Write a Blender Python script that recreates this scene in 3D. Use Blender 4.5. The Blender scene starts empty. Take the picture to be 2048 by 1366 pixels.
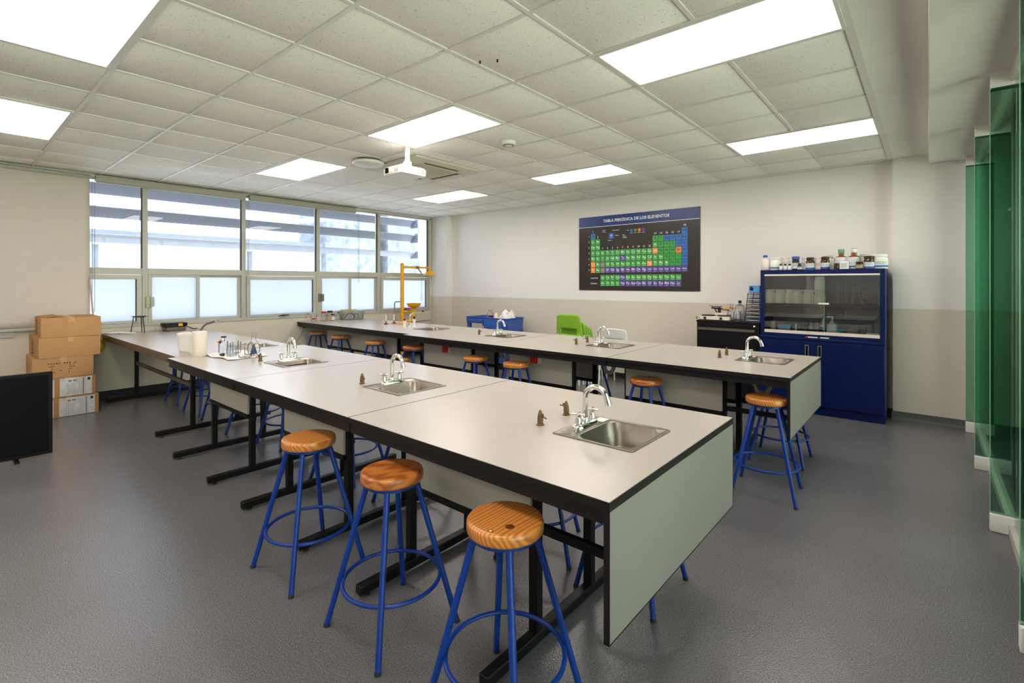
import bpy, math, random
from mathutils import Vector, Matrix
random.seed(7)
SC = bpy.context.scene
COL = SC.collection
PI = math.pi

# ---------------------------------------------------------------- camera, world, exposure
cd = bpy.data.cameras.new('camera')
cam = bpy.data.objects.new('camera', cd); COL.objects.link(cam)
cd.sensor_fit = 'HORIZONTAL'; cd.sensor_width = 36.0
cd.lens = 979.5 / 2048 * 36.0
cd.shift_y = -(683 - 565) / 2048
cd.clip_start = 0.05; cd.clip_end = 200
cam.location = (0, 0, 1.5)
cam.rotation_euler = (PI / 2, 0, 0.7047)
SC.camera = cam

SC.view_settings.view_transform = 'Standard'
SC.view_settings.look = 'None'
SC.view_settings.gamma = 1.0
SC.view_settings.use_curve_mapping = False
SC.view_settings.exposure = 0.06
LAMP = 12.0          # ceiling panel radiance
LAMP_COL = (1.0, 0.91, 0.865)
SKY = 4.8

SUN = 30.0
sd = bpy.data.lights.new('sun', 'SUN'); sun = bpy.data.objects.new('sun', sd); COL.objects.link(sun)
sd.energy = SUN; sd.angle = math.radians(3); sd.color = (1.0, 0.97, 0.94)
sun.rotation_euler = (math.radians(-35), 0, 0)
w = bpy.data.worlds.new('overcast_sky'); SC.world = w
w.use_nodes = True
bg = w.node_tree.nodes['Background']
bg.inputs['Color'].default_value = (0.82, 0.89, 1.0, 1)
bg.inputs['Strength'].default_value = SKY
SC.cycles.max_bounces = 10
SC.cycles.diffuse_bounces = 5
SC.cycles.glossy_bounces = 5
SC.cycles.transparent_max_bounces = 24
SC.cycles.transmission_bounces = 6
SC.cycles.caustics_reflective = False
SC.cycles.caustics_refractive = False
SC.cycles.use_denoising = True

# ---------------------------------------------------------------- materials
def lin(c):
    return tuple(((x / 255) / 12.92 if x / 255 <= 0.04045 else ((x / 255 + 0.055) / 1.055) ** 2.4) for x in c)

def newmat(name):
    m = bpy.data.materials.new(name); m.use_nodes = True
    return m, m.node_tree.nodes, m.node_tree.links, m.node_tree.nodes['Principled BSDF']

def mat(name, c, rough=0.5, metal=0.0, var=0.05, scale=8.0, bump=0.0, bscale=200.0, spec=None, coat=0.0, emit=None):
    m, N, L, b = newmat(name)
    c = lin(c)
    tc = N.new('ShaderNodeTexCoord')
    nz = N.new('ShaderNodeTexNoise'); nz.inputs['Scale'].default_value = scale; nz.inputs['Detail'].default_value = 3
    L.new(tc.outputs['Object'], nz.inputs['Vector'])
    r = N.new('ShaderNodeValToRGB')
    r.color_ramp.elements[0].position = 0.3; r.color_ramp.elements[1].position = 0.7
    r.color_ramp.elements[0].color = tuple(x * (1 - var) for x in c) + (1,)
    r.color_ramp.elements[1].color = tuple(min(1, x * (1 + var)) for x in c) + (1,)
    L.new(nz.outputs['Fac'], r.inputs['Fac']); L.new(r.outputs['Color'], b.inputs['Base Color'])
    b.inputs['Roughness'].default_value = rough; b.inputs['Metallic'].default_value = metal
    if spec is not None: b.inputs['Specular IOR Level'].default_value = spec
    if coat: b.inputs['Coat Weight'].default_value = coat; b.inputs['Coat Roughness'].default_value = 0.08
    if bump:
        n2 = N.new('ShaderNodeTexNoise'); n2.inputs['Scale'].default_value = bscale; n2.inputs['Detail'].default_value = 2
        L.new(tc.outputs['Object'], n2.inputs['Vector'])
        bp = N.new('ShaderNodeBump'); bp.inputs['Strength'].default_value = bump; bp.inputs['Distance'].default_value = 0.002
        L.new(n2.outputs['Fac'], bp.inputs['Height']); L.new(bp.outputs['Normal'], b.inputs['Normal'])
    return m

def glassmat(name, tint, ior=1.45, rough=0.0, extra=0.0):
    m = bpy.data.materials.new(name); m.use_nodes = True
    N, L = m.node_tree.nodes, m.node_tree.links
    N.clear()
    out = N.new('ShaderNodeOutputMaterial'); mix = N.new('ShaderNodeMixShader')
    t = N.new('ShaderNodeBsdfTransparent'); g = N.new('ShaderNodeBsdfGlossy')
    t.inputs['Color'].default_value = tuple(tint) + (1,)
    g.inputs['Roughness'].default_value = rough
    fr = N.new('ShaderNodeFresnel'); fr.inputs['IOR'].default_value = ior
    ad = N.new('ShaderNodeMath'); ad.operation = 'ADD'; ad.inputs[1].default_value = extra
    L.new(fr.outputs[0], ad.inputs[0]); L.new(ad.outputs[0], mix.inputs[0])
    L.new(t.outputs[0], mix.inputs[1]); L.new(g.outputs[0], mix.inputs[2]); L.new(mix.outputs[0], out.inputs[0])
    return m

def frostmat(name, col):
    m = bpy.data.materials.new(name); m.use_nodes = True
    N, L = m.node_tree.nodes, m.node_tree.links
    N.clear()
    out = N.new('ShaderNodeOutputMaterial'); mix = N.new('ShaderNodeMixShader')
    t = N.new('ShaderNodeBsdfTranslucent'); g = N.new('ShaderNodeBsdfGlossy')
    t.inputs['Color'].default_value = tuple(col) + (1,); g.inputs['Roughness'].default_value = 0.15
    mix.inputs[0].default_value = 0.05
    L.new(t.outputs[0], mix.inputs[1]); L.new(g.outputs[0], mix.inputs[2]); L.new(mix.outputs[0], out.inputs[0])
    return m

def emitmat(name, col, s):
    m = bpy.data.materials.new(name); m.use_nodes = True
    N, L = m.node_tree.nodes, m.node_tree.links
    N.clear()
    out = N.new('ShaderNodeOutputMaterial'); e = N.new('ShaderNodeEmission')
    e.inputs['Color'].default_value = tuple(col) + (1,); e.inputs['Strength'].default_value = s
    L.new(e.outputs[0], out.inputs[0])
    return m

DADO = 1.214
def wallmat(name, up, low, z=DADO):
    m, N, L, b = newmat(name)
    ge = N.new('ShaderNodeNewGeometry'); sp = N.new('ShaderNodeSeparateXYZ')
    L.new(ge.outputs['Position'], sp.inputs[0])
    gt = N.new('ShaderNodeMath'); gt.operation = 'GREATER_THAN'; gt.inputs[1].default_value = z
    L.new(sp.outputs['Z'], gt.inputs[0])
    mx = N.new('ShaderNodeMix'); mx.data_type = 'RGBA'
    mx.inputs['A'].default_value = lin(low) + (1,); mx.inputs['B'].default_value = lin(up) + (1,)
    L.new(gt.outputs[0], mx.inputs['Factor']); L.new(mx.outputs['Result'], b.inputs['Base Color'])
    b.inputs['Roughness'].default_value = 0.45
    b.inputs['Specular IOR Level'].default_value = 0.3
    nz = N.new('ShaderNodeTexNoise'); nz.inputs['Scale'].default_value = 90
    L.new(ge.outputs['Position'], nz.inputs['Vector'])
    bp = N.new('ShaderNodeBump'); bp.inputs['Strength'].default_value = 0.05; bp.inputs['Distance'].default_value = 0.002
    L.new(nz.outputs['Fac'], bp.inputs['Height']); L.new(bp.outputs['Normal'], b.inputs['Normal'])
    return m

def floormat():
    m, N, L, b = newmat('speckled_vinyl')
    ge = N.new('ShaderNodeNewGeometry')
    n1 = N.new('ShaderNodeTexNoise'); n1.inputs['Scale'].default_value = 190; n1.inputs['Detail'].default_value = 4
    n2 = N.new('ShaderNodeTexNoise'); n2.inputs['Scale'].default_value = 1.3; n2.inputs['Detail'].default_value = 3
    n3 = N.new('ShaderNodeTexNoise'); n3.inputs['Scale'].default_value = 150; n3.inputs['Detail'].default_value = 1
    for n in (n1, n2, n3): L.new(ge.outputs['Position'], n.inputs['Vector'])
    r = N.new('ShaderNodeValToRGB')
    r.color_ramp.elements[0].position = 0.36; r.color_ramp.elements[0].color = lin((86, 84, 87)) + (1,)
    r.color_ramp.elements[1].position = 0.66; r.color_ramp.elements[1].color = lin((128, 125, 127)) + (1,)
    L.new(n1.outputs['Fac'], r.inputs['Fac'])
    mx = N.new('ShaderNodeMix'); mx.data_type = 'RGBA'; mx.blend_type = 'MULTIPLY'
    r2 = N.new('ShaderNodeValToRGB')
    r2.color_ramp.elements[0].position = 0.3; r2.color_ramp.elements[0].color = (0.86, 0.86, 0.86, 1)
    r2.color_ramp.elements[1].position = 0.7; r2.color_ramp.elements[1].color = (1, 1, 1, 1)
    L.new(n2.outputs['Fac'], r2.inputs['Fac'])
    mx.inputs['Factor'].default_value = 1.0
    L.new(r.outputs['Color'], mx.inputs['A']); L.new(r2.outputs['Color'], mx.inputs['B'])
    L.new(mx.outputs['Result'], b.inputs['Base Color'])
    mr = N.new('ShaderNodeMapRange'); mr.inputs['To Min'].default_value = 0.17; mr.inputs['To Max'].default_value = 0.28
    L.new(n2.outputs['Fac'], mr.inputs['Value']); L.new(mr.outputs[0], b.inputs['Roughness'])
    b.inputs['Specular IOR Level'].default_value = 0.45
    bp = N.new('ShaderNodeBump'); bp.inputs['Strength'].default_value = 0.45; bp.inputs['Distance'].default_value = 0.0025
    L.new(n3.outputs['Fac'], bp.inputs['Height']); L.new(bp.outputs['Normal'], b.inputs['Normal'])
    return m

def tilemat():
    m, N, L, b = newmat('mineral_fibre_tile')
    ge = N.new('ShaderNodeNewGeometry')
    n1 = N.new('ShaderNodeTexNoise'); n1.inputs['Scale'].default_value = 95; n1.inputs['Detail'].default_value = 2
    L.new(ge.outputs['Position'], n1.inputs['Vector'])
    r = N.new('ShaderNodeValToRGB')
    r.color_ramp.elements[0].position = 0.29; r.color_ramp.elements[0].color = lin((186, 180, 170)) + (1,)
    r.color_ramp.elements[1].position = 0.35; r.color_ramp.elements[1].color = lin((240, 237, 230)) + (1,)
    L.new(n1.outputs['Fac'], r.inputs['Fac']); L.new(r.outputs['Color'], b.inputs['Base Color'])
    b.inputs['Roughness'].default_value = 0.9; b.inputs['Specular IOR Level'].default_value = 0.1
    bp = N.new('ShaderNodeBump'); bp.inputs['Strength'].default_value = 0.45; bp.inputs['Distance'].default_value = 0.003
    L.new(n1.outputs['Fac'], bp.inputs['Height']); L.new(bp.outputs['Normal'], b.inputs['Normal'])
    return m

def woodmat(name, light, dark, seed=0.0):
    m, N, L, b = newmat(name)
    tc = N.new('ShaderNodeTexCoord'); oi = N.new('ShaderNodeObjectInfo')
    mp = N.new('ShaderNodeMapping')
    mu = N.new('ShaderNodeVectorMath'); mu.operation = 'SCALE'; mu.inputs['Scale'].default_value = 0.9
    cb = N.new('ShaderNodeCombineXYZ')
    L.new(oi.outputs['Random'], cb.inputs[0]); L.new(oi.outputs['Random'], cb.inputs[1])
    L.new(cb.outputs[0], mu.inputs[0])
    L.new(tc.outputs['Object'], mp.inputs['Vector']); L.new(mu.outputs[0], mp.inputs['Location'])
    mp.inputs['Rotation'].default_value = (0.35, 0.25, 0.4 + seed)
    mp.inputs['Scale'].default_value = (1.0, 0.12, 1.0)
    nz = N.new('ShaderNodeTexNoise'); nz.inputs['Scale'].default_value = 7; nz.inputs['Detail'].default_value = 2
    L.new(mp.outputs[0], nz.inputs['Vector'])
    wv = N.new('ShaderNodeTexWave'); wv.wave_type = 'BANDS'; wv.bands_direction = 'X'
    wv.inputs['Scale'].default_value = 22; wv.inputs['Distortion'].default_value = 8
    wv.inputs['Detail'].default_value = 2; wv.inputs['Detail Scale'].default_value = 0.6
    L.new(mp.outputs[0], wv.inputs['Vector'])
    r = N.new('ShaderNodeValToRGB')
    r.color_ramp.elements[0].position = 0.15; r.color_ramp.elements[0].color = lin(light) + (1,)
    r.color_ramp.elements[1].position = 0.95; r.color_ramp.elements[1].color = lin(dark) + (1,)
    L.new(wv.outputs['Fac'], r.inputs['Fac'])
    mx = N.new('ShaderNodeMix'); mx.data_type = 'RGBA'; mx.blend_type = 'MULTIPLY'; mx.inputs['Factor'].default_value = 0.3
    r2 = N.new('ShaderNodeValToRGB')
    r2.color_ramp.elements[0].position = 0.3; r2.color_ramp.elements[0].color = (0.62, 0.52, 0.42, 1)
    r2.color_ramp.elements[1].position = 0.65; r2.color_ramp.elements[1].color = (1, 1, 1, 1)
    L.new(nz.outputs['Fac'], r2.inputs['Fac'])
    L.new(r.outputs['Color'], mx.inputs['A']); L.new(r2.outputs['Color'], mx.inputs['B'])
    L.new(mx.outputs['Result'], b.inputs['Base Color'])
    b.inputs['Roughness'].default_value = 0.32
    b.inputs['Coat Weight'].default_value = 0.4; b.inputs['Coat Roughness'].default_value = 0.15
    return m

M = {}
M['floor'] = floormat()
M['tile'] = tilemat()
M['plaster'] = mat('white_plaster', (238, 236, 228), 0.7, var=0.02, spec=0.2)
M['bar'] = mat('grid_bar_white', (222, 219, 213), 0.45, var=0.02)
M['wall'] = wallmat('two_tone_wall_paint', (240, 236, 231), (218, 208, 192))
M['wallL'] = wallmat('window_wall_paint', (238, 234, 228), (216, 204, 186))
M['skirt'] = mat('dark_skirting', (30, 29, 31), 0.5, spec=0.3)
M['skirt2'] = mat('grey_coved_skirting', (84, 86, 88), 0.5, var=0.12, scale=90)
M['alu'] = mat('painted_window_frame', (186, 183, 172), 0.45, var=0.03)
M['seal'] = mat('dark_window_seal', (52, 55, 62), 0.6)
M['louver'] = mat('grey_sun_louver', (112, 115, 128), 0.6)
M['lam'] = mat('greige_laminate', (182, 172, 162), 0.27, var=0.02, scale=3, spec=0.5, bump=0.03, bscale=400)
M['lamside'] = mat('panel_laminate', (188, 180, 168), 0.42, var=0.02, scale=3)
M['sage'] = mat('end_panel_laminate', (137, 132, 126), 0.4, var=0.02, scale=3)
M['black'] = mat('black_painted_steel', (13, 12, 12), 0.45, var=0.1, spec=0.25)
M['edge'] = mat('black_edge_band', (24, 22, 22), 0.42, var=0.1, spec=0.3)
M['brown'] = mat('brown_edge_band', (88, 70, 58), 0.38, var=0.1)
M['blue'] = mat('blue_painted_tube', (12, 54, 138), 0.34, var=0.12, scale=20, spec=0.4)
M['rubber'] = mat('dark_rubber', (38, 36, 34), 0.7)
M['wood'] = woodmat('varnished_pine', (220, 144, 68), (182, 106, 44))
M['wood2'] = woodmat('varnished_pine_darker', (206, 124, 54), (160, 84, 34), 1.1)
M['steel'] = mat('brushed_steel', (142, 134, 122), 0.33, 1.0, var=0.06, scale=30)
M['chrome'] = mat('chrome', (226, 224, 220), 0.09, 1.0, var=0.02)
M['brass'] = mat('oxidised_brass', (118, 92, 62), 0.45, 0.55, var=0.2, scale=60)
M['white'] = mat('white_plastic', (236, 233, 226), 0.4, var=0.02)
M['cream'] = mat('cream_plastic', (228, 214, 198), 0.45, var=0.03)
M['pvc'] = mat('grey_white_pvc', (214, 206, 192), 0.45, var=0.05)
M['paper'] = mat('white_paper', (240, 236, 230), 0.8, var=0.02)
M['blind'] = mat('cream_blind_fabric', (204, 194, 183), 0.85, var=0.02, bump=0.1, bscale=300)
M['cassette'] = mat('grey_beige_cassette', (172, 168, 154), 0.5, var=0.03)
M['card'] = mat('brown_cardboard', (186, 140, 92), 0.8, var=0.07, scale=6)
M['card2'] = mat('brown_cardboard_darker', (172, 128, 82), 0.8, var=0.07, scale=6)
M['tape'] = mat('packing_tape', (196, 156, 112), 0.35)
M['ink'] = mat('black_print', (60, 48, 38), 0.7)
M['labelp'] = mat('grey_white_label', (208, 204, 200), 0.6, var=0.12, scale=14)
M['lgrey'] = mat('grey_print', (138, 134, 132), 0.7)
M['tv'] = mat('black_screen', (5, 5, 5), 0.5, var=0.02, spec=0.12)
M['tvf'] = mat('dark_grey_bezel', (16, 15, 16), 0.5, spec=0.2)
M['yellow'] = mat('safety_yellow', (236, 176, 24), 0.35, var=0.05)
M['yel2'] = mat('lime_yellow_plastic', (196, 190, 30), 0.45)
M['orange'] = mat('amber_hose', (232, 160, 50), 0.4)
M['green'] = mat('green_chair_plastic', (140, 188, 52), 0.35, var=0.04)
M['navy'] = mat('navy_painted_steel', (2, 22, 76), 0.35, var=0.06, spec=0.25)
M['greyback'] = mat('greyed_cabinet_back', (104, 106, 114), 0.5)  # navy back panel painted grey for the reflection and a lighter inside
M['cart'] = mat('blue_cart_plastic', (48, 92, 172), 0.42, var=0.06)
M['red'] = mat('red_socket', (200, 44, 24), 0.4)
M['redcap'] = mat('red_cap', (206, 46, 52), 0.4)
M['bluecap'] = mat('blue_cap', (44, 92, 172), 0.4)
M['skyblue'] = mat('sky_blue_card', (86, 160, 214), 0.5, var=0.06)
M['teal'] = mat('teal_plastic', (70, 170, 180), 0.45)
M['amber'] = mat('amber_glass_bottle', (70, 36, 20), 0.12, var=0.2, scale=20, coat=0.5)
M['amber2'] = mat('orange_amber_glass', (134, 70, 26), 0.12, var=0.2, scale=20, coat=0.5)
M['darkcap'] = mat('dark_brown_cap', (52, 32, 26), 0.4)
M['gcap'] = mat('green_white_cap', (120, 168, 140), 0.4)
M['jar'] = mat('milky_plastic_jar', (244, 244, 234), 0.42, var=0.03)
M['jarp'] = mat('blush_white_jar', (236, 224, 214), 0.42, var=0.03)
M['labw'] = mat('white_bottle_label', (230, 232, 230), 0.6, var=0.04, scale=60)
M['labb'] = mat('blue_label_band', (54, 104, 178), 0.6)
M['pink'] = mat('faded_pink_rod', (196, 160, 158), 0.6)
M['tan'] = mat('tan_stoneware', (176, 156, 124), 0.7, var=0.1)
M['soap'] = mat('milky_pump_bottle', (190, 208, 210), 0.3, var=0.04)
M['glass'] = glassmat('clear_labware_glass', (0.97, 0.98, 0.98), 1.12, 0.03, 0.015)
M['plasticclear'] = glassmat('cloudy_clear_plastic', (0.95, 0.96, 0.97), 1.15, 0.3, 0.03)
M['pane'] = glassmat('window_glass', (0.93, 0.97, 0.98), 1.35)
M['cabglass'] = glassmat('cabinet_glass', (0.97, 0.985, 0.975), 1.45, 0.0, 0.015)
M['greenglass'] = glassmat('green_tinted_glass', (0.83, 0.90, 0.80), 1.5)
M['finglass'] = glassmat('deep_green_fin_glass', (0.56, 0.79, 0.67), 1.5)
M['gedge'] = mat('polished_glass_edge', (150, 200, 172), 0.15)
M['gseam'] = mat('dark_green_glass_edge', (40, 84, 66), 0.2)
M['frost'] = frostmat('frosted_glass', (0.54, 0.57, 0.61))
M['lamp'] = emitmat('lit_panel', LAMP_COL, LAMP)
M['outwall'] = mat('pale_outdoor_wall', (164, 168, 176), 0.9, var=0.03, scale=0.6)
M['outstone'] = mat('mottled_stone_wall', (128, 134, 141), 0.95, var=0.35, scale=5)
M['outgreen'] = mat('pale_green_canopy', (150, 166, 138), 0.8)
M['terrace'] = mat('pale_bounce_terrace', (232, 230, 222), 0.9)  # unseen added ground, whitened to reflect light up to soffit and ceiling
M['outground'] = mat('outdoor_paving', (190, 192, 196), 0.9)
M['hallwall'] = wallmat('corridor_wall_paint', (200, 196, 186), (150, 140, 120))
M['halldark'] = mat('dark_corridor_door', (70, 74, 72), 0.5)
M['board'] = mat('poster_black', (46, 38, 34), 0.3, var=0.06)
M['pblue'] = mat('print_navy', (30, 60, 128), 0.3, var=0.08)
M['cgreen'] = mat('print_green', (62, 168, 70), 0.35, var=0.14, scale=25)
M['cblue'] = mat('print_blue', (52, 118, 200), 0.35, var=0.14, scale=25)
M['corange'] = mat('print_orange', (244, 146, 50), 0.35, var=0.08, scale=25)
M['cpurple'] = mat('print_purple', (96, 76, 160), 0.35, var=0.12, scale=25)
M['cgrey'] = mat('print_grey', (128, 126, 112), 0.35)
M['pwhite'] = mat('print_white', (240, 240, 240), 0.4)
M['pale'] = mat('print_pale_symbol', (190, 226, 200), 0.4)
M['ac'] = mat('cassette_offwhite', (206, 202, 182), 0.5, var=0.02)
M['acy'] = mat('cassette_aged_cream', (190, 184, 148), 0.5, var=0.03)
M['slot'] = mat('dark_slot', (70, 66, 50), 0.7)

# ---------------------------------------------------------------- mesh helpers
class MB:
    def __init__(s): s.v = []; s.f = []
    def add(s, vs, fs):
        o = len(s.v); s.v += [tuple(p) for p in vs]; s.f += [tuple(i + o for i in f) for f in fs]; return s
    def box(s, x0, x1, y0, y1, z0, z1):
        return s.add([(x0,y0,z0),(x1,y0,z0),(x1,y1,z0),(x0,y1,z0),(x0,y0,z1),(x1,y0,z1),(x1,y1,z1),(x0,y1,z1)],
                     [(3,2,1,0),(4,5,6,7),(0,1,5,4),(1,2,6,5),(2,3,7,6),(3,0,4,7)])
    def cbox(s, c, d): return s.box(c[0]-d[0]/2, c[0]+d[0]/2, c[1]-d[1]/2, c[1]+d[1]/2, c[2]-d[2]/2, c[2]+d[2]/2)
    def obox(s, c, d, rot):
        o = MB().cbox((0,0,0), d); R = rot if isinstance(rot, Matrix) else Matrix.Rotation(rot, 3, 'Z')
        return s.add([R @ Vector(p) + Vector(c) for p in o.v], o.f)
    def bar(s, a, b, w, h=None):
        h = h or w; a, b = Vector(a), Vector(b); d = (b - a).normalized()
        u = Vector((0,0,1)) if abs(d.z) < 0.95 else Vector((0,1,0))
        x = d.cross(u).normalized() * w / 2; y = x.normalized().cross(d) * h / 2
        q = [a-x-y, a+x-y, a+x+y, a-x+y, b-x-y, b+x-y, b+x+y, b-x+y]
        return s.add(q, [(3,2,1,0),(4,5,6,7),(0,1,5,4),(1,2,6,5),(2,3,7,6),(3,0,4,7)])
    def tube(s, pts, r, n=10, closed=False, cap=True):
        P = [Vector(p) for p in pts]; k = len(P); rs = r if isinstance(r, (list, tuple)) else [r] * k
        T = []
        for i in range(k):
            if closed: t = P[(i+1) % k] - P[i-1]
            else: t = P[min(i+1, k-1)] - P[max(i-1, 0)]
            T.append(t.normalized())
        u = Vector((0,0,1)) if abs(T[0].z) < 0.9 else Vector((1,0,0))
        nx = T[0].cross(u).normalized(); vs = []; fs = []
        for i in range(k):
            nx = (nx - T[i] * nx.dot(T[i])).normalized(); ny = T[i].cross(nx)
            for j in range(n):
                a = 2 * PI * j / n; vs.append(P[i] + (nx * math.cos(a) + ny * math.sin(a)) * rs[i])
        for i in range(k if closed else k - 1):
            for j in range(n):
                a, b = i * n + j, i * n + (j+1) % n; c = ((i+1) % k) * n
                fs.append((a, b, c + (j+1) % n, c + j))
        if cap and not closed:
            fs.append(tuple(reversed(range(n)))); fs.append(tuple((k-1) * n + j for j in range(n)))
        return s.add(vs, fs)
    def lathe(s, prof, n=24, c=(0,0,0)):
        vs = []; fs = []; k = len(prof)
        for (r, z) in prof:
            for j in range(n):
                a = 2 * PI * j / n; vs.append((c[0] + r * math.cos(a), c[1] + r * math.sin(a), c[2] + z))
        for i in range(k - 1):
            for j in range(n):
                a, b = i * n + j, i * n + (j+1) % n
                fs.append((a, b, b + n, a + n))
        if prof[0][0] > 1e-5: fs.append(tuple(reversed(range(n))))
        if prof[-1][0] > 1e-5: fs.append(tuple((k-1) * n + j for j in range(n)))
        return s.add(vs, fs)
    def loft(s, loops, cap0=False, cap1=False):
        n = len(loops[0]); vs = [p for l in loops for p in l]; fs = []
        for i in range(len(loops) - 1):
            for j in range(n):
                a, b = i * n + j, i * n + (j+1) % n
                fs.append((a, b, b + n, a + n))
        if cap0: fs.append(tuple(reversed(range(n))))
        if cap1: fs.append(tuple((len(loops)-1) * n + j for j in range(n)))
        return s.add(vs, fs)
    def prism(s, poly, z0, z1):
        n = len(poly)
        return s.loft([[(x, y, z0) for x, y in poly], [(x, y, z1) for x, y in poly]], True, True)
    def grid(s, fn, nu, nv):
        vs = [fn(i / nu, j / nv) for i in range(nu + 1) for j in range(nv + 1)]
        fs = [(i*(nv+1)+j, (i+1)*(nv+1)+j, (i+1)*(nv+1)+j+1, i*(nv+1)+j+1) for i in range(nu) for j in range(nv)]
        return s.add(vs, fs)
    def build(s, name, m, parent=None, loc=None, rz=0.0, bevel=0.0, seg=2, sharp=35, solid=0.0):
        me = bpy.data.meshes.new(name); me.from_pydata(s.v, [], s.f); me.update()
        me.materials.append(m)
        for p in me.polygons: p.use_smooth = True
        me.set_sharp_from_angle(angle=math.radians(sharp))
        o = bpy.data.objects.new(name, me); COL.objects.link(o)
        if parent: o.parent = parent
        if loc: o.location = loc
        o.rotation_euler.z = rz
        if solid:
            so = o.modifiers.new('solid', 'SOLIDIFY'); so.thickness = solid; so.offset = 0
        if bevel:
            b = o.modifiers.new('bevel', 'BEVEL'); b.width = bevel; b.segments = seg; b.limit_method = 'ANGLE'; b.angle_limit = math.radians(40)
            b.harden_normals = False
        return o

def rrect(x0, x1, y0, y1, r, z, k=5):
    out = []
    for cx, cy, a0 in ((x1-r, y1-r, 0), (x0+r, y1-r, 90), (x0+r, y0+r, 180), (x1-r, y0+r, 270)):
        for i in range(k + 1):
            a = math.radians(a0 + 90 * i / k); out.append((cx + r * math.cos(a), cy + r * math.sin(a), z))
    return out

def tag(o, label=None, cat=None, group=None, kind=None):
    if label: o['label'] = label
    if cat: o['category'] = cat
    if group: o['group'] = group
    if kind: o['kind'] = kind
    return o
def thing(name, label, cat, loc=(0,0,0), rz=0.0, group=None):
    o = bpy.data.objects.new(name, None); COL.objects.link(o)
    o.empty_display_size = 0.1
    o.location = loc; o.rotation_euler.z = rz
    return tag(o, label, cat, group)
def copy_tree(o, parent=None):
    c = o.copy(); COL.objects.link(c)
    if parent: c.parent = parent
    for ch in list(o.children): copy_tree(ch, c)
    return c
def struct(o): o['kind'] = 'structure'; return o

# ---------------------------------------------------------------- print glyphs, made once
GLYPH = {}
def make_glyphs(strings, offset=0.0):
    tmp = []
    for t in strings:
        cu = bpy.data.curves.new('glyph', 'FONT'); cu.body = t; cu.size = 1.0; cu.align_x = 'CENTER'; cu.align_y = 'CENTER'
        cu.resolution_u = 2; cu.offset = offset
        ob = bpy.data.objects.new('glyph', cu); COL.objects.link(ob); tmp.append((t, ob, cu))
    bpy.context.view_layer.update()
    dg = bpy.context.evaluated_depsgraph_get()
    for t, ob, cu in tmp:
        ev = ob.evaluated_get(dg); me = ev.to_mesh()
        GLYPH[t] = ([tuple(v.co) for v in me.vertices], [tuple(p.vertices) for p in me.polygons])
        ev.to_mesh_clear()
    for t, ob, cu in tmp:
        bpy.data.objects.remove(ob); bpy.data.curves.remove(cu)
def put_text(mb, t, size, o, ux, uy):
    vs, fs = GLYPH[t]; o, ux, uy = Vector(o), Vector(ux), Vector(uy)
    mb.add([o + ux * (p[0] * size) + uy * (p[1] * size) for p in vs], fs)

# ================================================================ THE SETTING
ZC = 2.865; XW = -8.04; YB = 6.944; YR = -3.2; XG = 0.39; HT = 0.845
struct(MB().box(-8.3, 2.75, YR - 0.15, 7.1, -0.12, 0).build('floor', M['floor']))

# --- ceiling: plaster border and slab, then tiles and bars as parts
ceil = struct(MB().box(-8.2, 1.0, YR - 0.15, 7.1, ZC + 0.06, ZC + 0.16).box(-0.31, 0.0, YR, YB, ZC - 0.001, ZC + 0.06).build('ceiling', M['plaster']))
GX, GY, T = -2.152, 0.727, 0.61
lights = [(i, j) for i in (-5, -1, 3, 7) for j in (-7, -3, 1)]
hole = {(i, j + k) for i, j in lights for k in (0, 1)}
tile_me = None
for i in range(-7, 11):
    for j in range(-10, 3):
        if (i, j) in hole: continue
        x0, x1 = max(GX + T * j, XW), min(GX + T * (j + 1), -0.322)
        y0, y1 = max(GY + T * i, YR), min(GY + T * (i + 1), YB)
        if x1 - x0 < 0.03 or y1 - y0 < 0.03: continue
        full = abs(x1 - x0 - T) < 1e-6 and abs(y1 - y0 - T) < 1e-6
        hx, hy = (x1 - x0) / 2 - 0.007, (y1 - y0) / 2 - 0.007
        if full and tile_me:
            o = bpy.data.objects.new('ceiling_tile', tile_me); COL.objects.link(o); o.parent = ceil
        else:
            o = MB().loft([[(-hx,-hy,0.014),(hx,-hy,0.014),(hx,hy,0.014),(-hx,hy,0.014)],
                           [(-hx,-hy,0.004),(hx,-hy,0.004),(hx,hy,0.004),(-hx,hy,0.004)],
                           [(-hx+.007,-hy+.007,0),(hx-.007,-hy+.007,0),(hx-.007,hy-.007,0),(-hx+.007,hy-.007,0)]], True, True).build('ceiling_tile', M['tile'], ceil)
            if full: tile_me = o.data
        o.location = ((x0 + x1) / 2, (y0 + y1) / 2, ZC + 0.004 + random.uniform(-0.0008, 0.0008))
for i in range(-6, 11):
    y = GY + T * i
    if YR < y < YB: MB().box(XW, -0.322, y - 0.0115, y + 0.0115, ZC - 0.003, ZC + 0.02).build('grid_bar', M['bar'], ceil)
for j in range(-9, 4):
    x = GX + T * j; wd = 0.0115 if j < 3 else 0.022
    MB().box(x - wd, x + wd, YR, YB, ZC - 0.0025, ZC + 0.02).build('grid_bar', M['bar'], ceil)
MB().box(XW, XW + 0.022, YR, YB, ZC - 0.004, ZC + 0.01).build('grid_bar', M['bar'], ceil)
MB().box(XW, -0.31, YB - 0.02, YB, ZC - 0.004, ZC + 0.01).build('grid_bar', M['bar'], ceil)

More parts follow.
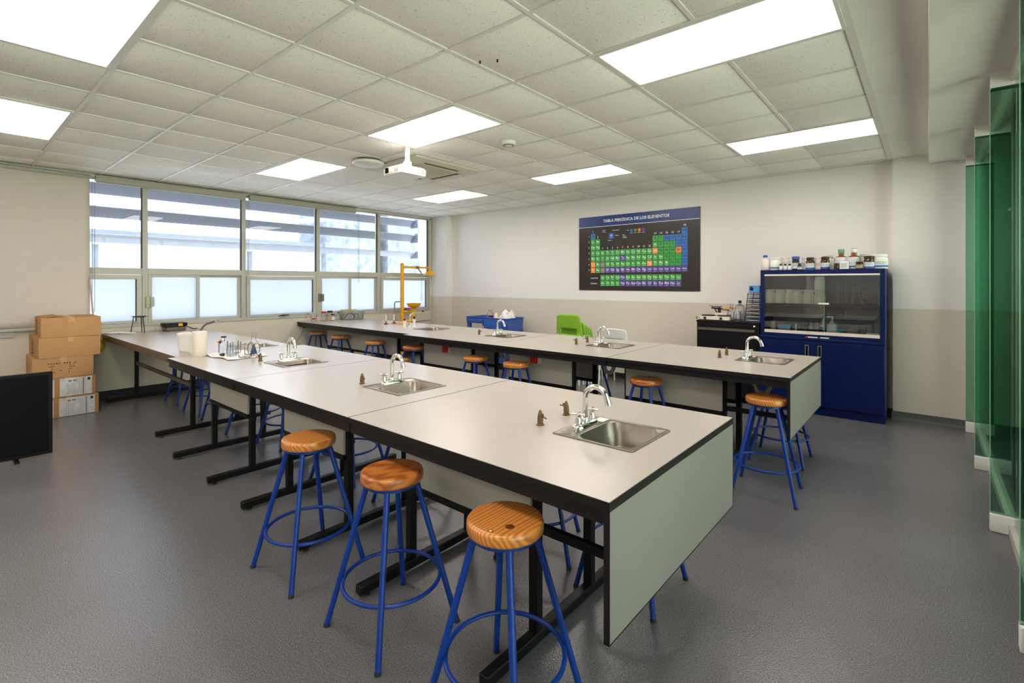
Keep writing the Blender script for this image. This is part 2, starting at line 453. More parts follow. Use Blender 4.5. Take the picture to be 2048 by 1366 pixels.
# --- soffit over the glass, walls
struct(MB().box(0.0, 1.0, YR, 6.86, 2.765, ZC + 0.06).build('trim_1', M['plaster'], bevel=0.004))
struct(MB().box(-8.2, 2.75, YB, YB + 0.15, 0, ZC + 0.06).build('wall_back', M['wall']))
struct(MB().box(-0.30, 2.75, 6.85, YB, 0, ZC + 0.02).build('trim_2', M['wall']))
struct(MB().box(XW, -7.55, 6.80, YB, 0, ZC + 0.02).build('trim_3', M['wall']))
struct(MB().box(-8.2, 0.5, YR - 0.15, YR, 0, ZC + 0.06).build('wall_front', M['wallL']))
wl = MB().box(-8.2, XW, YR, YB, 0, 0.914).box(-8.2, XW, YR, YB, 2.842, ZC + 0.06)
wl.box(-8.2, XW, YR, 0.585, 0.914, 2.842).box(-8.2, XW, 6.765, YB, 0.914, 2.842)
struct(wl.build('wall_left', M['wallL']))
# window board of the long blind: pale rail under the blind on the left
struct(MB().box(XW, XW + 0.025, YR, 0.585, 0.87, 0.93).build('trim_4', M['alu']))
# skirtings
def skirt(name, a, b, m, h=0.085, nx=(0, 0)):
    (x0, y0), (x1, y1) = a, b
    pr = [(0.0, 0.0), (0.028, 0.0), (0.012, 0.012), (0.006, 0.03), (0.004, h), (0.0, h)]
    mb = MB(); mb.loft([[(x0 + nx[0] * d, y0 + nx[1] * d, z) for d, z in pr], [(x1 + nx[0] * d, y1 + nx[1] * d, z) for d, z in pr]], True, True)
    struct(mb.build(name, m))
skirt('baseboard_left', (XW, YR), (XW, 6.80), M['skirt'], 0.11, (1, 0))
skirt('baseboard_back', (-7.55, YB), (-0.30, YB), M['skirt'], 0.085, (0, -1))
skirt('baseboard_right', (-0.31, 6.85), (2.6, 6.85), M['skirt2'], 0.085, (0, -1))
skirt('baseboard_front', (-8.0, YR), (0.35, YR), M['skirt'], 0.085, (0, 1))

# --- glass partition on the right
gw = struct(MB().box(0.362, 0.425, YR, 6.85, 0, 0.062).box(0.365, 0.42, YR, 6.85, 2.69, 2.77).build('wall_right', M['alu'], bevel=0.004))
fins = [6.713, 5.435, 4.148, 2.87, 1.59, 0.31, -0.97, -2.25]
edges = [6.84] + fins[1:] + [YR]
for k in range(len(edges) - 1):
    y1, y0 = edges[k], edges[k + 1]
    MB().box(0.388, 0.398, y0 + 0.012, y1 - 0.012, 0.055, 2.70).build('glass_pane', M['greenglass'], gw)
for y in fins:
    f = MB().box(0.286, 0.545, y - 0.006, y + 0.006, 0.10, 2.675).build('glass_fin', M['finglass'], gw)
    MB().box(0.2835, 0.2865, y - 0.006, y + 0.006, 0.10, 2.675).build('fin_edge', M['gedge'], f)
    MB().box(0.283, 0.546, y - 0.028, y + 0.028, 0, 0.106).build('fin_shoe', M['white'], gw, bevel=0.005)
    MB().box(0.286, 0.55, y - 0.03, y + 0.03, 2.669, 2.766).build('fin_head', M['plaster'], gw)
    MB().box(0.287, 0.548, y - 0.031, y + 0.031, 2.664, 2.669).build('fin_gasket', M['gseam'], gw)
# unseen open terrace, added to send daylight and ground bounce through the glass
struct(MB().box(2.75, 40, -30, 40, -0.3, -0.02).build('bounce_ground', M['terrace']))
struct(MB().box(2.75, 12, 6.86, 7.2, -0.3, 3.2).build('wall_terrace', M['wall']))
struct(MB().box(14, 14.3, -30, 7, -0.1, 2.2).build('wall_garden', M['outwall']))

# --- windows
ys = [0.585, 1.823, 3.069, 4.276, 5.503, 6.765]
ZS, ZT0, ZT1, ZTOP = 0.914, 1.605, 1.69, 2.842
for n in range(5):
    y0, y1 = ys[n], ys[n + 1]; a, b = y0 + 0.03, y1 - 0.03
    if n == 4: b = y1 - 0.045
    X0, X1 = XW - 0.075, XW + 0.012
    fr = MB().box(X0, X1, y0, a, ZS, ZTOP).box(X0, X1, b, y1, ZS, ZTOP)
    fr.box(X0, X1, a, b, ZS, ZS + 0.045).box(X0, X1, a, b, ZT0, ZT1).box(X0, X1, a, b, ZTOP - 0.03, ZTOP)
    W = struct(fr.build('window_%d' % (n + 1), M['alu'], bevel=0.003))
    MB().box(XW - 0.045, XW - 0.039, a, b, ZT1, ZTOP - 0.03).build('upper_pane', M['pane'], W)
    MB().box(XW - 0.03, XW - 0.002, b - 0.012, b, ZT1, ZTOP - 0.03).build('seal', M['seal'], W)
    zb, zt = ZS + 0.045, ZT0
    if n in (0, 2, 4):          # hopper with one sash
        s0, s1 = a + 0.008, b - 0.008; r = 0.055
        S = MB().box(XW-.04, XW+.02, s0, s0 + r, zb+.004, zt-.004).box(XW-.04, XW+.02, s1 - r, s1, zb+.004, zt-.004)
        S.box(XW-.04, XW+.02, s0 + r, s1 - r, zb+.004, zb + 0.03).box(XW-.04, XW+.02, s0 + r, s1 - r, zt - 0.06, zt-.004)
        S = S.build('sash', M['alu'], W, bevel=0.003)
        MB().box(XW - 0.02, XW - 0.012, s0 + r, s1 - r, zb + 0.03, zt - 0.06).build('pane', M['frost'], S)
        MB().box(XW - 0.012, XW + 0.004, s1 - r - 0.01, s1 - r, zb + 0.03, zt - 0.06).build('seal', M['seal'], S)
        ym = (s0 + s1) / 2
        MB().box(XW + .02, XW + .034, ym - .03, ym + .03, zb - 0.005, zb + .02).bar((XW + .04, ym - .085, zb + .004), (XW + .04, ym + .085, zb + .012), .014).build('handle', M['seal'], S, bevel=.003)
    else:                       # two sliding leaves
        ym = y0 + (y1 - y0) * 0.505
        for q, (s0, s1, dx) in enumerate(((a + .004, ym + .022, 0.0), (ym - .022, b - .004, -0.03))):
            r = 0.042
            S = MB().box(XW-.028+dx, XW+.004+dx, s0, s0 + r, zb, zt).box(XW-.028+dx, XW+.004+dx, s1 - r, s1, zb, zt)
            S.box(XW-.028+dx, XW+.004+dx, s0 + r, s1 - r, zb, zb + .03).box(XW-.028+dx, XW+.004+dx, s0 + r, s1 - r, zt - .03, zt)
            S = S.build('sash', M['alu'], W, bevel=0.003)
            MB().box(XW-.016+dx, XW-.008+dx, s0 + r, s1 - r, zb + .03, zt - .03).build('pane', M['frost'], S)
        MB().box(XW + .012, XW + .02, y0 - .004, y0 + .055, 1.16, 1.31).box(XW + .02, XW + .028, y0 + .005, y0 + .012, 1.165, 1.305).box(XW + .006, XW + .03, y0 + .055, y0 + .10, 1.175, 1.30).build('latch', M['steel'], W, bevel=.002)

# --- outdoors: ground, sun louvers, opposite buildings
struct(MB().box(-40, -8.2, -30, 40, -0.5, -0.3).build('ground', M['outground']))
for (z, nm) in ((2.86, 'topmost'), (2.535, 'middle'), (2.15, 'lowest')):
    t = thing('sun_louver', nm + ' of the grey sun louvers running outside the upper windows', 'sun louver', (-8.6, 0, z), 0, 'sun louvers outside the windows')
    hh = 0.13 if z > 2.3 else 0.09
    q = [(0, 0), (-.03, .012), (-.2, -hh + .02), (-.2, -hh), (-.17, -hh)]
    MB().loft([[(x, -2.0, zz) for x, zz in q], [(x, 6.9, zz) for x, zz in q]], True, True).build('blade', M['louver'], t)
    for y in (-1.9, 6.86): MB().box(-.2, .05, y - .01, y + .01, -hh - .03, .03).build('bracket', M['louver'], t)
t = thing('outdoor_building', 'pale building with mottled stone piers seen through the upper windows', 'building', (-15, 8, -.3))
MB().box(-2, 0, -14, .1, 0, 2.9).build('wall', M['outwall'], t)
MB().box(-2.2, 0.2, -14.1, .1, 2.9, 3.05).build('parapet', M['louver'], t)
MB().box(-1.5, .3, .1, 2.05, 0, 8).build('pier', M['outstone'], t)
MB().box(-1.5, .3, 2.45, 3.9, 0, 8).build('pier', M['outstone'], t)
MB().box(-1.7, .1, 2.9, 12.6, 0, 2.1).build('wall', M['outwall'], t)
t = thing('outdoor_canopy', 'pale green canopy with thin posts outside the left windows', 'canopy', (-12.2, 2.5, -.3))
MB().box(-1.0, 0.6, -8, 2.5, 2.50, 2.70).build('roof', M['outgreen'], t)
for y in (-6, -3.3, -0.6, 2.1): MB().box(0.45, 0.53, y - .04, y + .04, 0, 2.50).build('post', M['louver'], t)

# ================================================================ CEILING FIXTURES
rowname = {-1: 'nearest the viewer', 3: 'middle row', 7: 'far row by the poster wall', -5: 'behind the viewer'}
LL = {(-1,-7): 'square-cut bright ceiling panel at the left edge, above the window blind',
      (-1,-3): 'largest bright ceiling panel, filling the top left corner of the ceiling',
      (-1, 1): 'lit ceiling panel directly overhead, out of view at the top',
      (3,-7): 'bright ceiling panel between the windows and the round white ceiling dome',
      (3,-3): 'bright ceiling panel right above the hanging projector',
      (3, 1): 'long bright ceiling panel at top right, next to the plaster border',
      (7,-7): 'smallest bright ceiling panel, in front of the far window corner',
      (7,-3): 'bright ceiling panel in front of the periodic table poster',
      (7, 1): 'narrow bright ceiling panel above the blue cabinet, at the plaster border',
      (-5,-7): 'added unseen ceiling panel behind the viewer, window side', (-5,-3): 'added unseen ceiling panel behind the viewer, middle of the room', (-5,1): 'added unseen ceiling panel behind the viewer, glass wall side'}  # last row is unseen, added to light the rear of the room
for i, j in lights:
    x0, y0 = GX + T * j, GY + T * i
    t = thing('ceiling_light', LL[(i, j)], 'ceiling light', (x0 + T, y0 + T / 2, ZC), 0, 'ceiling light panels' if i > -5 else 'added ceiling panels behind the viewer')
    a, b = T - 0.012, T / 2 - 0.012
    MB().box(-a + .022, a - .022, -b + .022, b - .022, -.005, .03).build('diffuser', M['lamp'], t)
    MB().box(-a, a, -b, -b + .02, -.007, .03).box(-a, a, b - .02, b, -.007, .03).box(-a, -a + .02, -b + .02, b - .02, -.007, .03).box(a - .02, a, -b + .02, b - .02, -.007, .03).build('frame', M['bar'], t)

t = thing('ceiling_dome', 'round white ceiling dome left of the hanging projector', 'ceiling dome', (-4.77, 3.13, ZC - .003))
MB().lathe([(0.10, 0), (0.10, -.012), (0.165, -.016), (0.172, -.028), (0.165, -.045), (0.12, -.058), (0.0, -.062)], 32).build('cover', M['white'], t)
MB().lathe([(0.135, 0), (0.135, -.012), (0.12, -.014), (0, -.014)], 24).build('base', M['slot'], t)
t = thing('smoke_detector', 'small round smoke detector on the ceiling right of the projector', 'smoke detector', (-3.108, 3.603, ZC + .002))
MB().lathe([(0.068, 0), (0.068, -.018), (0.055, -.034), (0.03, -.042), (0, -.044)], 24).build('cover', M['white'], t)
MB().lathe([(0.052, -.030), (0.057, -.033), (0.050, -.040)], 24).build('vent_ring', M['lgrey'], t)

# two small dark hooks in the ceiling tiles above the near desks
for x, y, nm in ((-2.105, 2.171, 'left'), (-2.01, 2.226, 'right')):
    tag(MB().lathe([(.006, .004), (.006, -.01), (.002, -.016), (0, -.016)], 10).build('ceiling_screw', M['rubber'], None, (x, y, ZC - .004)), nm + ' of two tiny dark screws in a ceiling tile near the top', 'screw', 'ceiling screws')

t = thing('air_conditioner', 'square ceiling cassette air conditioner with aged cream slots, behind the projector', 'air conditioner', (-4.62, 3.78, ZC - .004))
h = 0.475
MB().loft([rrect(-h, h, -h, h, .02, 0, 3), rrect(-h, h, -h, h, .02, -.018, 3), rrect(-h+.03, h-.03, -h+.03, h-.03, .02, -.03, 3)], True, True).build('panel', M['ac'], t)
MB().loft([rrect(-.27, .27, -.27, .27, .02, -.03, 3), rrect(-.262, .262, -.262, .262, .02, -.037, 3)], False, True).build('intake_grille', M['acy'], t)
for k in range(4):
    R = Matrix.Rotation(k * PI / 2, 3, 'Z')
    mb = MB().box(-.26, .26, .31, .39, -.034, -.028); mb.v = [tuple(R @ Vector(p)) for p in mb.v]
    fl = mb.build('air_flap', M['acy'], t)
    mb = MB().box(-.25, .25, .33, .365, -.036, -.033); mb.v = [tuple(R @ Vector(p)) for p in mb.v]
    mb.build('air_slot', M['slot'], fl)

t = thing('projector', 'white projector hanging from the ceiling on a short pole', 'projector', (-4.005, 3.05, 2.565))
MB().loft([rrect(-.15, .15, -.155, .155, .03, 0, 4), rrect(-.155, .155, -.16, .16, .035, .012, 4), rrect(-.155, .155, -.16, .16, .035, .06, 4), rrect(-.14, .14, -.145, .145, .03, .078, 4)], True, True).build('body', M['white'], t, sharp=50)
MB().lathe([(.026, .078), (.026, .13), (.033, .135), (.033, .16), (.024, .165), (.024, .300), (.05, .302), (.05, .306)], 18, (.0, .03, 0)).build('pole', M['white'], t)
MB().box(-.045, .045, -.01, .07, .078, .092).box(-.03, -.024, .0, .06, .09, .15).box(.024, .03, .0, .06, .09, .15).build('bracket', M['white'], t)
MB().box(-.10, -.05, -.166, -.158, .016, .066).build('lens_window', M['tv'], t)
mb = MB()
for k in range(6): mb.box(.152, .157, -.10 + k*.012, -.093 + k*.012, .015, .06)
for k in range(9): mb.box(.152, .157, .03 + k*.011, .037 + k*.011, .015, .06)
for k in range(5): mb.box(.05 + k*.012, .056 + k*.012, -.1615, -.157, .015, .06)
mb.build('vent', M['lgrey'], t)
for x, y in ((-.1, -.11), (.1, -.11), (.1, .11)): MB().lathe([(.016, .07), (.016, .086), (.01, .09), (0, .09)], 12, (x, y, 0)).build('foot', M['white'], t)

# ================================================================ BLINDS
t = thing('roller_blind', 'long cream roller blind pulled down over the leftmost windows', 'blind', (XW + .06, 0, 0))
def fab(u, v):
    y = -2.6 + (1.244 + 2.6) * u; z = 0.965 + (2.835 - 0.965) * v
    k = max(0, .35 - v) * .05 * math.sin(9 * u + 14 * v + 3 * math.sin(5 * u)) * (1 - .3 * u)
    return (k + .012 * math.sin(22 * u) * (1 - v) * .4, y, z)
MB().grid(fab, 60, 24).build('fabric', M['blind'], t, solid=.0015)
MB().bar((.0, -2.6, .955), (.0, 1.244, .955), .016, .026).build('bottom_bar', M['alu'], t)
MB().tube([(0, -2.6, 2.82), (0, 1.244, 2.82)], .026, 14).build('roller', M['cassette'], t)
def cassette(y0, y1, label):
    t = thing('blind_cassette', label, 'blind', (XW + .05, 0, 0), 0, 'rolled-up blinds over the windows')
    MB().box(-.035, .035, y0, y1, 2.772, 2.856).build('case', M['cassette'], t, bevel=.006)
    MB().box(-.02, .02, y0 + .01, y1 - .01, 2.762, 2.774).build('bottom_bar', M['cassette'], t)
    return t
def chain(t, y, z):
    pts = [(.03, y - .012, 2.80), (.03, y - .012, z + .02), (.03, y, z), (.03, y + .012, z + .02), (.03, y + .012, 2.80)]
    MB().tube(pts, .0028, 6).build('pull_chain', M['lgrey'], t)
a = cassette(1.30, 3.075, 'rolled-up blind cassette over the second window from the left'); chain(a, 1.275, 1.12)
b = cassette(3.13, 4.97, 'rolled-up blind cassette over the two middle windows'); chain(b, 3.10, 1.47); chain(b, 5.02, 1.50)
t = thing('blind_chain', 'loose pull chain hanging beside the far right window by the yellow shower', 'blind chain', (XW + .03, 6.79, 0))
MB().tube([(0, -.012, 2.84), (0, -.012, 1.58), (0, 0, 1.56), (0, .012, 1.58), (0, .012, 2.84)], .004, 6).build('chain', M['lgrey'], t)
MB().box(-.02, .01, -.02, .02, 2.82, 2.86).build('bracket', M['alu'], t)

# ================================================================ LAB DESKS
def slab_with_hole(mb, x0, x1, y0, y1, z0, z1, hole):
    if not hole: return mb.box(x0, x1, y0, y1, z0, z1)
    hx0, hx1, hy0, hy1 = hole
    xs, yv = [x0, hx0, hx1, x1], [y0, hy0, hy1, y1]
    vs = [(x, y, z) for z in (z0, z1) for x in xs for y in yv]; I = lambda k, i, j: k * 16 + i * 4 + j
    fs = []
    for i in range(3):
        for j in range(3):
            if i == 1 and j == 1: continue
            fs.append((I(1,i,j), I(1,i+1,j), I(1,i+1,j+1), I(1,i,j+1))); fs.append((I(0,i,j+1), I(0,i+1,j+1), I(0,i+1,j), I(0,i,j)))
    for i in range(3):
        fs += [(I(0,i,0), I(0,i+1,0), I(1,i+1,0), I(1,i,0)), (I(0,i+1,3), I(0,i,3), I(1,i,3), I(1,i+1,3)),
               (I(0,0,i+1), I(0,0,i), I(1,0,i), I(1,0,i+1)), (I(0,3,i), I(0,3,i+1), I(1,3,i+1), I(1,3,i))]
    fs += [(I(0,1,1), I(1,1,1), I(1,2,1), I(0,2,1)), (I(0,2,2), I(1,2,2), I(1,1,2), I(0,1,2)),
           (I(0,1,2), I(1,1,2), I(1,1,1), I(0,1,1)), (I(0,2,1), I(1,2,1), I(1,2,2), I(0,2,2))]
    return mb.add(vs, fs)

def desk(x0, x1, y0, y1, label, frames, sink, edge='edge', endp=False, panels=True, group='lab desks'):
    cx, cy = (x0 + x1) / 2, (y0 + y1) / 2
    t = thing('lab_desk', label, 'desk', (cx, cy, 0), 0, group)
    a0, a1, b0, b1 = x0 - cx + .0012, x1 - cx - .0012, y0 - cy, y1 - cy
    hole = None
    if sink: hole = (sink[0] - .165 - cx, sink[0] + .175 - cx, sink[1] - .165 - cy, sink[1] + .165 - cy)
    slab_with_hole(MB(), a0 + .003, a1 - .003, b0 + .003, b1 - .003, HT - .028, HT, hole).build('tabletop', M['lam'], t)
    e = .0032
    MB().box(a0, a1, b0, b0 + e, HT - .029, HT - .0008).box(a0, a1, b1 - e, b1, HT - .029, HT - .0008).box(a0, a0 + e, b0 + e, b1 - e, HT - .029, HT - .0008).box(a1 - e, a1, b0 + e, b1 - e, HT - .029, HT - .0008).build('edge_band', M[edge], t)
    for yy in (b0 + .012, b1 - .042):
        MB().box(a0 + .004, a1 - (.02 if endp else .004), yy, yy + .03, HT - .078, HT - .029).build('apron', M[edge], t, bevel=.003)
    pf, pr = b0 + .315, b0 + .735
    if sink:
        fx = sorted(frames)
    for fx in frames:
        x = fx - cx
        MB().box(x - .022, x + .022, b0 + .045, b1 - .045, HT - .07, HT - .03).build('cross_arm', M['black'], t, bevel=.003)
        for yy in (pf, pr):
            MB().box(x - .0225, x + .0225, yy - .02, yy + .02, .06, HT - .07).build('leg', M['black'], t, bevel=.004)
        f = MB().box(x - .0225, x + .0225, b0 + .0, b1 - .0, .018, .062).build('foot', M['black'], t, bevel=.004)
        for yy in (b0 + .05, b1 - .05):
            MB().lathe([(.016, 0), (.016, .008), (.006, .01), (.006, .02)], 10, (x, yy, 0)).build('leveller', M['rubber'], f)
    if panels:
        l, r = min(frames) - cx, max(frames) - cx
        for nm, yy, s in (('front_panel', pf, -1), ('rear_panel', pr, 1)):
            pa = MB().box(l + .0, r - .0, yy + s * .021, yy + s * .035, .47, HT - .079).build(nm, M['lamside'], t)
            MB().box(l, r, yy + s * .018, yy + s * .038, .435, .47).build('panel_rail', M['black'], pa, bevel=.003)
            if endp: MB().box(r, a1 - .02, yy - .012, yy + .012, .475, .51).build('panel_rail', M['black'], pa)
    else:
        l, r = min(frames) - cx, max(frames) - cx
        for yy in (pf, pr): MB().box(l, r, yy - .012, yy + .012, .44, .48).build('stretcher', M[edge], t)
        MB().tube([(l, pr + .05, .70), (r, pr + .05, .695)], .022, 12).build('water_pipe', M['pvc'], t)
    if endp:
        ep = MB().box(a1 - .019, a1 - .0015, b0 + .003, b1 - .003, .42, HT - .03).build('end_panel', M['sage'], t)
        MB().box(a1 - .02, a1, b0, b0 + .003, .418, HT - .03).box(a1 - .02, a1, b1 - .003, b1, .418, HT - .03).box(a1 - .02, a1, b0, b1, .417, .42).build('edge_band', M['edge'], ep)
    return t

R1, R2 = (1.295, 2.505), (3.79, 5.055)
XS = [-0.72, -2.15, -3.578, -5.018]
DESK = {}
names1 = ['nearest lab desk, its pale green end panel facing the viewer, front row', 'second lab desk of the front row, counted from the near end', 'third lab desk of the front row, holding the paper roll and glassware']
names2 = ['lab desk at the near end of the back row, beside the blue cabinet', 'second lab desk of the back row, counted from the blue cabinet', 'third lab desk of the back row, a small white box standing behind it']
SINKX = [-1.055, -2.515, -3.955]
SY1, SY2 = 1.915, 4.53
for k in range(3):
    x1, x0 = XS[k], XS[k + 1]
    DESK['f%d' % k] = desk(x0, x1, *R1, names1[k], [[-2.06, -1.24], [-3.425, -2.66], [-4.853, -4.05]][k], (SINKX[k], SY1), 'edge', k == 0)
    DESK['b%d' % k] = desk(x0, x1, *R2, names2[k], [[-2.10, -1.255], [-3.50, -2.69], [-4.95, -4.10]][k], (SINKX[k], SY2), 'edge', k == 0)
DESK['f3'] = desk(-8.022, -5.018, 1.365, 2.44, 'long brown-edged wall desk under the windows, front row, with hot plate and tripod', [-7.80, -5.66], (-5.32, 2.12), 'brown', False, False)
DESK['b3'] = desk(-8.022, -5.018, 3.90, 5.055, 'long wall desk under the windows, back row, with bunsen burners and bottles', [-7.55, -5.68], (-5.33, 4.52), 'edge', False, True)

# outlet boxes on the front panels of the back row
for x, y, z, lb in ((-4.50, 4.05, .685, 'red outlet in a cream box under the third back-row desk'), (-3.125, 4.05, .70, 'red outlet in a cream box under the second back-row desk')):
    t = thing('power_outlet', lb, 'outlet', (x, y, z))
    MB().box(-.06, .06, -.0, .018, -.045, .045).build('backbox', M['cream'], t, bevel=.004)
    MB().box(-.058, .032, -.018, .0, -.043, .043).build('socket', M['red'], t, bevel=.003)
    MB().tube([(-.05, .0, .03), (-.10, .0, .06), (-.17, .01, .11)], .006, 8).tube([(.05, .0, .02), (.12, .0, .05), (.2, .01, .10)], .006, 8).build('cable', M['rubber'], t)

# ================================================================ SINKS, TAPS
def make_sink(label, loc):
    t = thing('sink', label, 'sink', loc, 0, 'steel sinks in the desks')
    L = []
    O = (-.19, .19, -.185, .185)
    L.append(rrect(*O, .012, -.002)); L.append(rrect(*O, .012, .004))
    L.append(rrect(O[0]+.006, O[1]-.006, O[2]+.006, O[3]-.006, .010, .006)); L.append(rrect(O[0]+.014, O[1]-.014, O[2]+.014, O[3]-.014, .010, .0025))
    B = (-.088, .168, -.155, .155)
    L.append(rrect(B[0]-.006, B[1]+.006, B[2]-.006, B[3]+.006, .062, .0025)); L.append(rrect(*B, .058, -.002))
    L.append(rrect(B[0]+.006, B[1]-.006, B[2]+.006, B[3]-.006, .055, -.10)); L.append(rrect(B[0]+.02, B[1]-.02, B[2]+.02, B[3]-.02, .05, -.125))
    L.append(rrect(B[0]+.05, B[1]-.05, B[2]+.07, B[3]-.07, .04, -.131))
    MB().loft(L, False, True).build('basin', M['steel'], t, sharp=60)
    MB().lathe([(.030, -.131), (.030, -.128), (.022, -.127), (.018, -.130), (0, -.130)], 18, (.04, 0, 0)).build('drain', M['chrome'], t)
    ov = MB().lathe([(.013, 0), (.013, .003), (.009, .003), (.009, .001), (0, .001)], 14)
    ov.v = [(x, y, z) for (x, y, z) in [Matrix.Rotation(-PI / 2, 3, 'Y') @ Vector(p) + Vector((.165, -.06, -.045)) for p in ov.v]]
    ov.build('overflow', M['chrome'], t)
    MB().tube([(.04, 0, -.135), (.04, 0, -.23), (.02, 0, -.27), (-.02, 0, -.285), (-.055, 0, -.265), (-.065, 0, -.22), (-.10, 0, -.195), (-.26, 0, -.185)], .021, 12).build('drain_pipe', M['pvc'], t)
    MB().box(-.155, -.105, .105, .165, .0028, .0036).build('sticker', M['paper'], t)
    return t
def make_faucet(label, loc):
    t = thing('faucet', label, 'faucet', loc, 0, 'chrome gooseneck faucets')
    MB().loft([rrect(-.028, .028, -.085, .085, .026, 0), rrect(-.028, .028, -.085, .085, .026, .012), rrect(-.019, .019, -.076, .076, .018, .022)], True, True).build('base_plate', M['chrome'], t, sharp=50)
    pts = [(0, 0, .02), (0, 0, .06), (0, 0, .128)]
    for k in range(1, 12):
        a = PI - k * PI * 0.95 / 11; pts.append((.056 + .056 * math.cos(a), 0, .128 + .056 * math.sin(a)))
    p = pts[-1]; pts.append((p[0] + .004, 0, p[2] - .014))
    s = MB().tube(pts, [.0125] * (len(pts) - 1) + [.0125], 14).lathe([(.018, .02), (.018, .034), (.0135, .04)], 16).build('spout', M['chrome'], t, sharp=60)
    q = pts[-1]
    MB().tube([(q[0] - .002, 0, q[2] + .012), (q[0] + .004, 0, q[2] - .012)], .0145, 14).build('aerator', M['chrome'], s)
    for sy in (-1, 1):
        h = MB().lathe([(.016, .02), (.0145, .04), (.011, .052), (.012, .058), (.012, .068), (0, .07)], 16, (0, sy * .058, 0))
        c = (0, sy * .058, .064)
        for a in (.35, .35 + PI / 2):
            h.tube([(c[0] - .031 * math.cos(a), c[1] - .031 * math.sin(a), c[2]), (c[0] + .031 * math.cos(a), c[1] + .031 * math.sin(a), c[2])], .0052, 8)
        h.build('cross_handle', M['chrome'], t, sharp=50)
    return t
def make_gastap(label, loc, rz):
    t = thing('gas_tap', label, 'gas tap', loc, rz, 'brass gas taps on the desks')
    MB().lathe([(.019, 0), (.019, .004), (.0135, .006), (.014, .03), (.011, .05), (.0065, .062), (.0058, .068), (0, .07)], 16).build('turret', M['brass'], t)
    n = MB().tube([(.006, 0, .042), (.022, 0, .043)], .0062, 10).tube([(.02, 0, .043), (.046, .0, .040)], .0036, 8).build('nozzle', M['brass'], t)
    MB().box(.012, .022, -.004, .004, .046, .056).build('lever', M['brass'], n)
    return t
dn1 = ['in the nearest desk', 'in the second front-row desk', 'in the third front-row desk']
dn2 = ['in the back-row desk beside the blue cabinet', 'in the second back-row desk', 'in the third back-row desk']
s0 = f0 = g0 = None
for (sy, dn) in ((SY1, dn1), (SY2, dn2)):
    for k in range(3):
        ls, lf = 'square steel sink ' + dn[k], 'chrome gooseneck faucet at the sink ' + dn[k]
        if s0 is None:
            s0 = make_sink(ls, (SINKX[k], sy, HT)); f0 = make_faucet(lf, (SINKX[k] - .136, sy, HT + .0025))
        else:
            c = copy_tree(s0); c.location = (SINKX[k], sy, HT); c['label'] = ls
            c = copy_tree(f0); c.location = (SINKX[k] - .136, sy, HT + .0025); c['label'] = lf
for (x, y, lb) in ((-5.32, 2.12, 'steel sink in the wall desk of the front row, behind the glassware tray'), (-5.33, 4.52, 'steel sink in the wall desk of the back row, near the bunsen burners')):
    c = copy_tree(s0); c.location = (x, y, HT); c['label'] = lb
taps = [(-1.36, 1.80, -.3, 'front tap of the pair on the nearest desk, nozzle toward its sink'), (-1.365, 2.02, 2.9, 'rear tap of the pair on the nearest desk'),
        (-2.79, 1.785, -.2, 'lone brass tap on the second front-row desk'), (-4.24, 1.75, -1.2, 'lone brass tap on the third front-row desk'),
        (-1.385, 4.42, -1.5, 'front brass tap of the pair on the back-row desk beside the blue cabinet'), (-1.39, 4.63, 2.0, 'rear brass tap of the pair on the back-row desk beside the blue cabinet'),
        (-2.845, 4.40, 3.0, 'front brass tap of the pair on the second back-row desk'), (-2.845, 4.62, 3.6, 'rear brass tap of the pair on the second back-row desk'),
        (-4.31, 4.43, .2, 'lone brass tap on the third back-row desk')]
for x, y, rz, lb in taps:
    if g0 is None: g0 = make_gastap(lb, (x, y, HT), rz)
    else:
        c = copy_tree(g0); c.location = (x, y, HT); c.rotation_euler.z = rz; c['label'] = lb

# ================================================================ STOOLS
def make_stool(label, wood):
    t = thing('lab_stool', label, 'stool', (0, 0, 0), 0, 'wooden-topped lab stools')
    MB().lathe([(0, .635), (.118, .635), (.129, .637), (.134, .642), (.1355, .648), (.1355, .667), (.1345, .674), (.131, .679), (.125, .6812), (.119, .682), (.115, .682), (0, .682)], 40).build('seat', M[wood], t)
    MB().lathe([(.10, .622), (.119, .622), (.119, .634), (.10, .634)], 32).build('seat_ring', M['blue'], t)
    for k in range(4):
        a = PI / 4 + k * PI / 2; ca, sa = math.cos(a), math.sin(a)
        l = MB().tube([(.106 * ca, .106 * sa, .626), (.282 * ca, .282 * sa, .006)], .0125, 12).build('leg', M['blue'], t)
        MB().tube([(.2805 * ca, .2805 * sa, .012), (.2838 * ca, .2838 * sa, 0)], .0135, 12).build('foot_cap', M['rubber'], l)
    pts = [(.2075 * math.cos(2*PI*k/40), .2075 * math.sin(2*PI*k/40), .21) for k in range(40)]
    MB().tube(pts, .0085, 10, closed=True).build('foot_ring', M['blue'], t)
    return t
st = make_stool('blue stool with a bright knotted seat, nearest the viewer, at the front-row desk', 'wood')
st.location = (-1.126, 1.287, 0); st.rotation_euler.z = .06
st2 = make_stool('blue stool with a darker striped seat, second from the near end of the front row', 'wood2')
st2.location = (-1.795, 1.298, 0); st2.rotation_euler.z = -.03
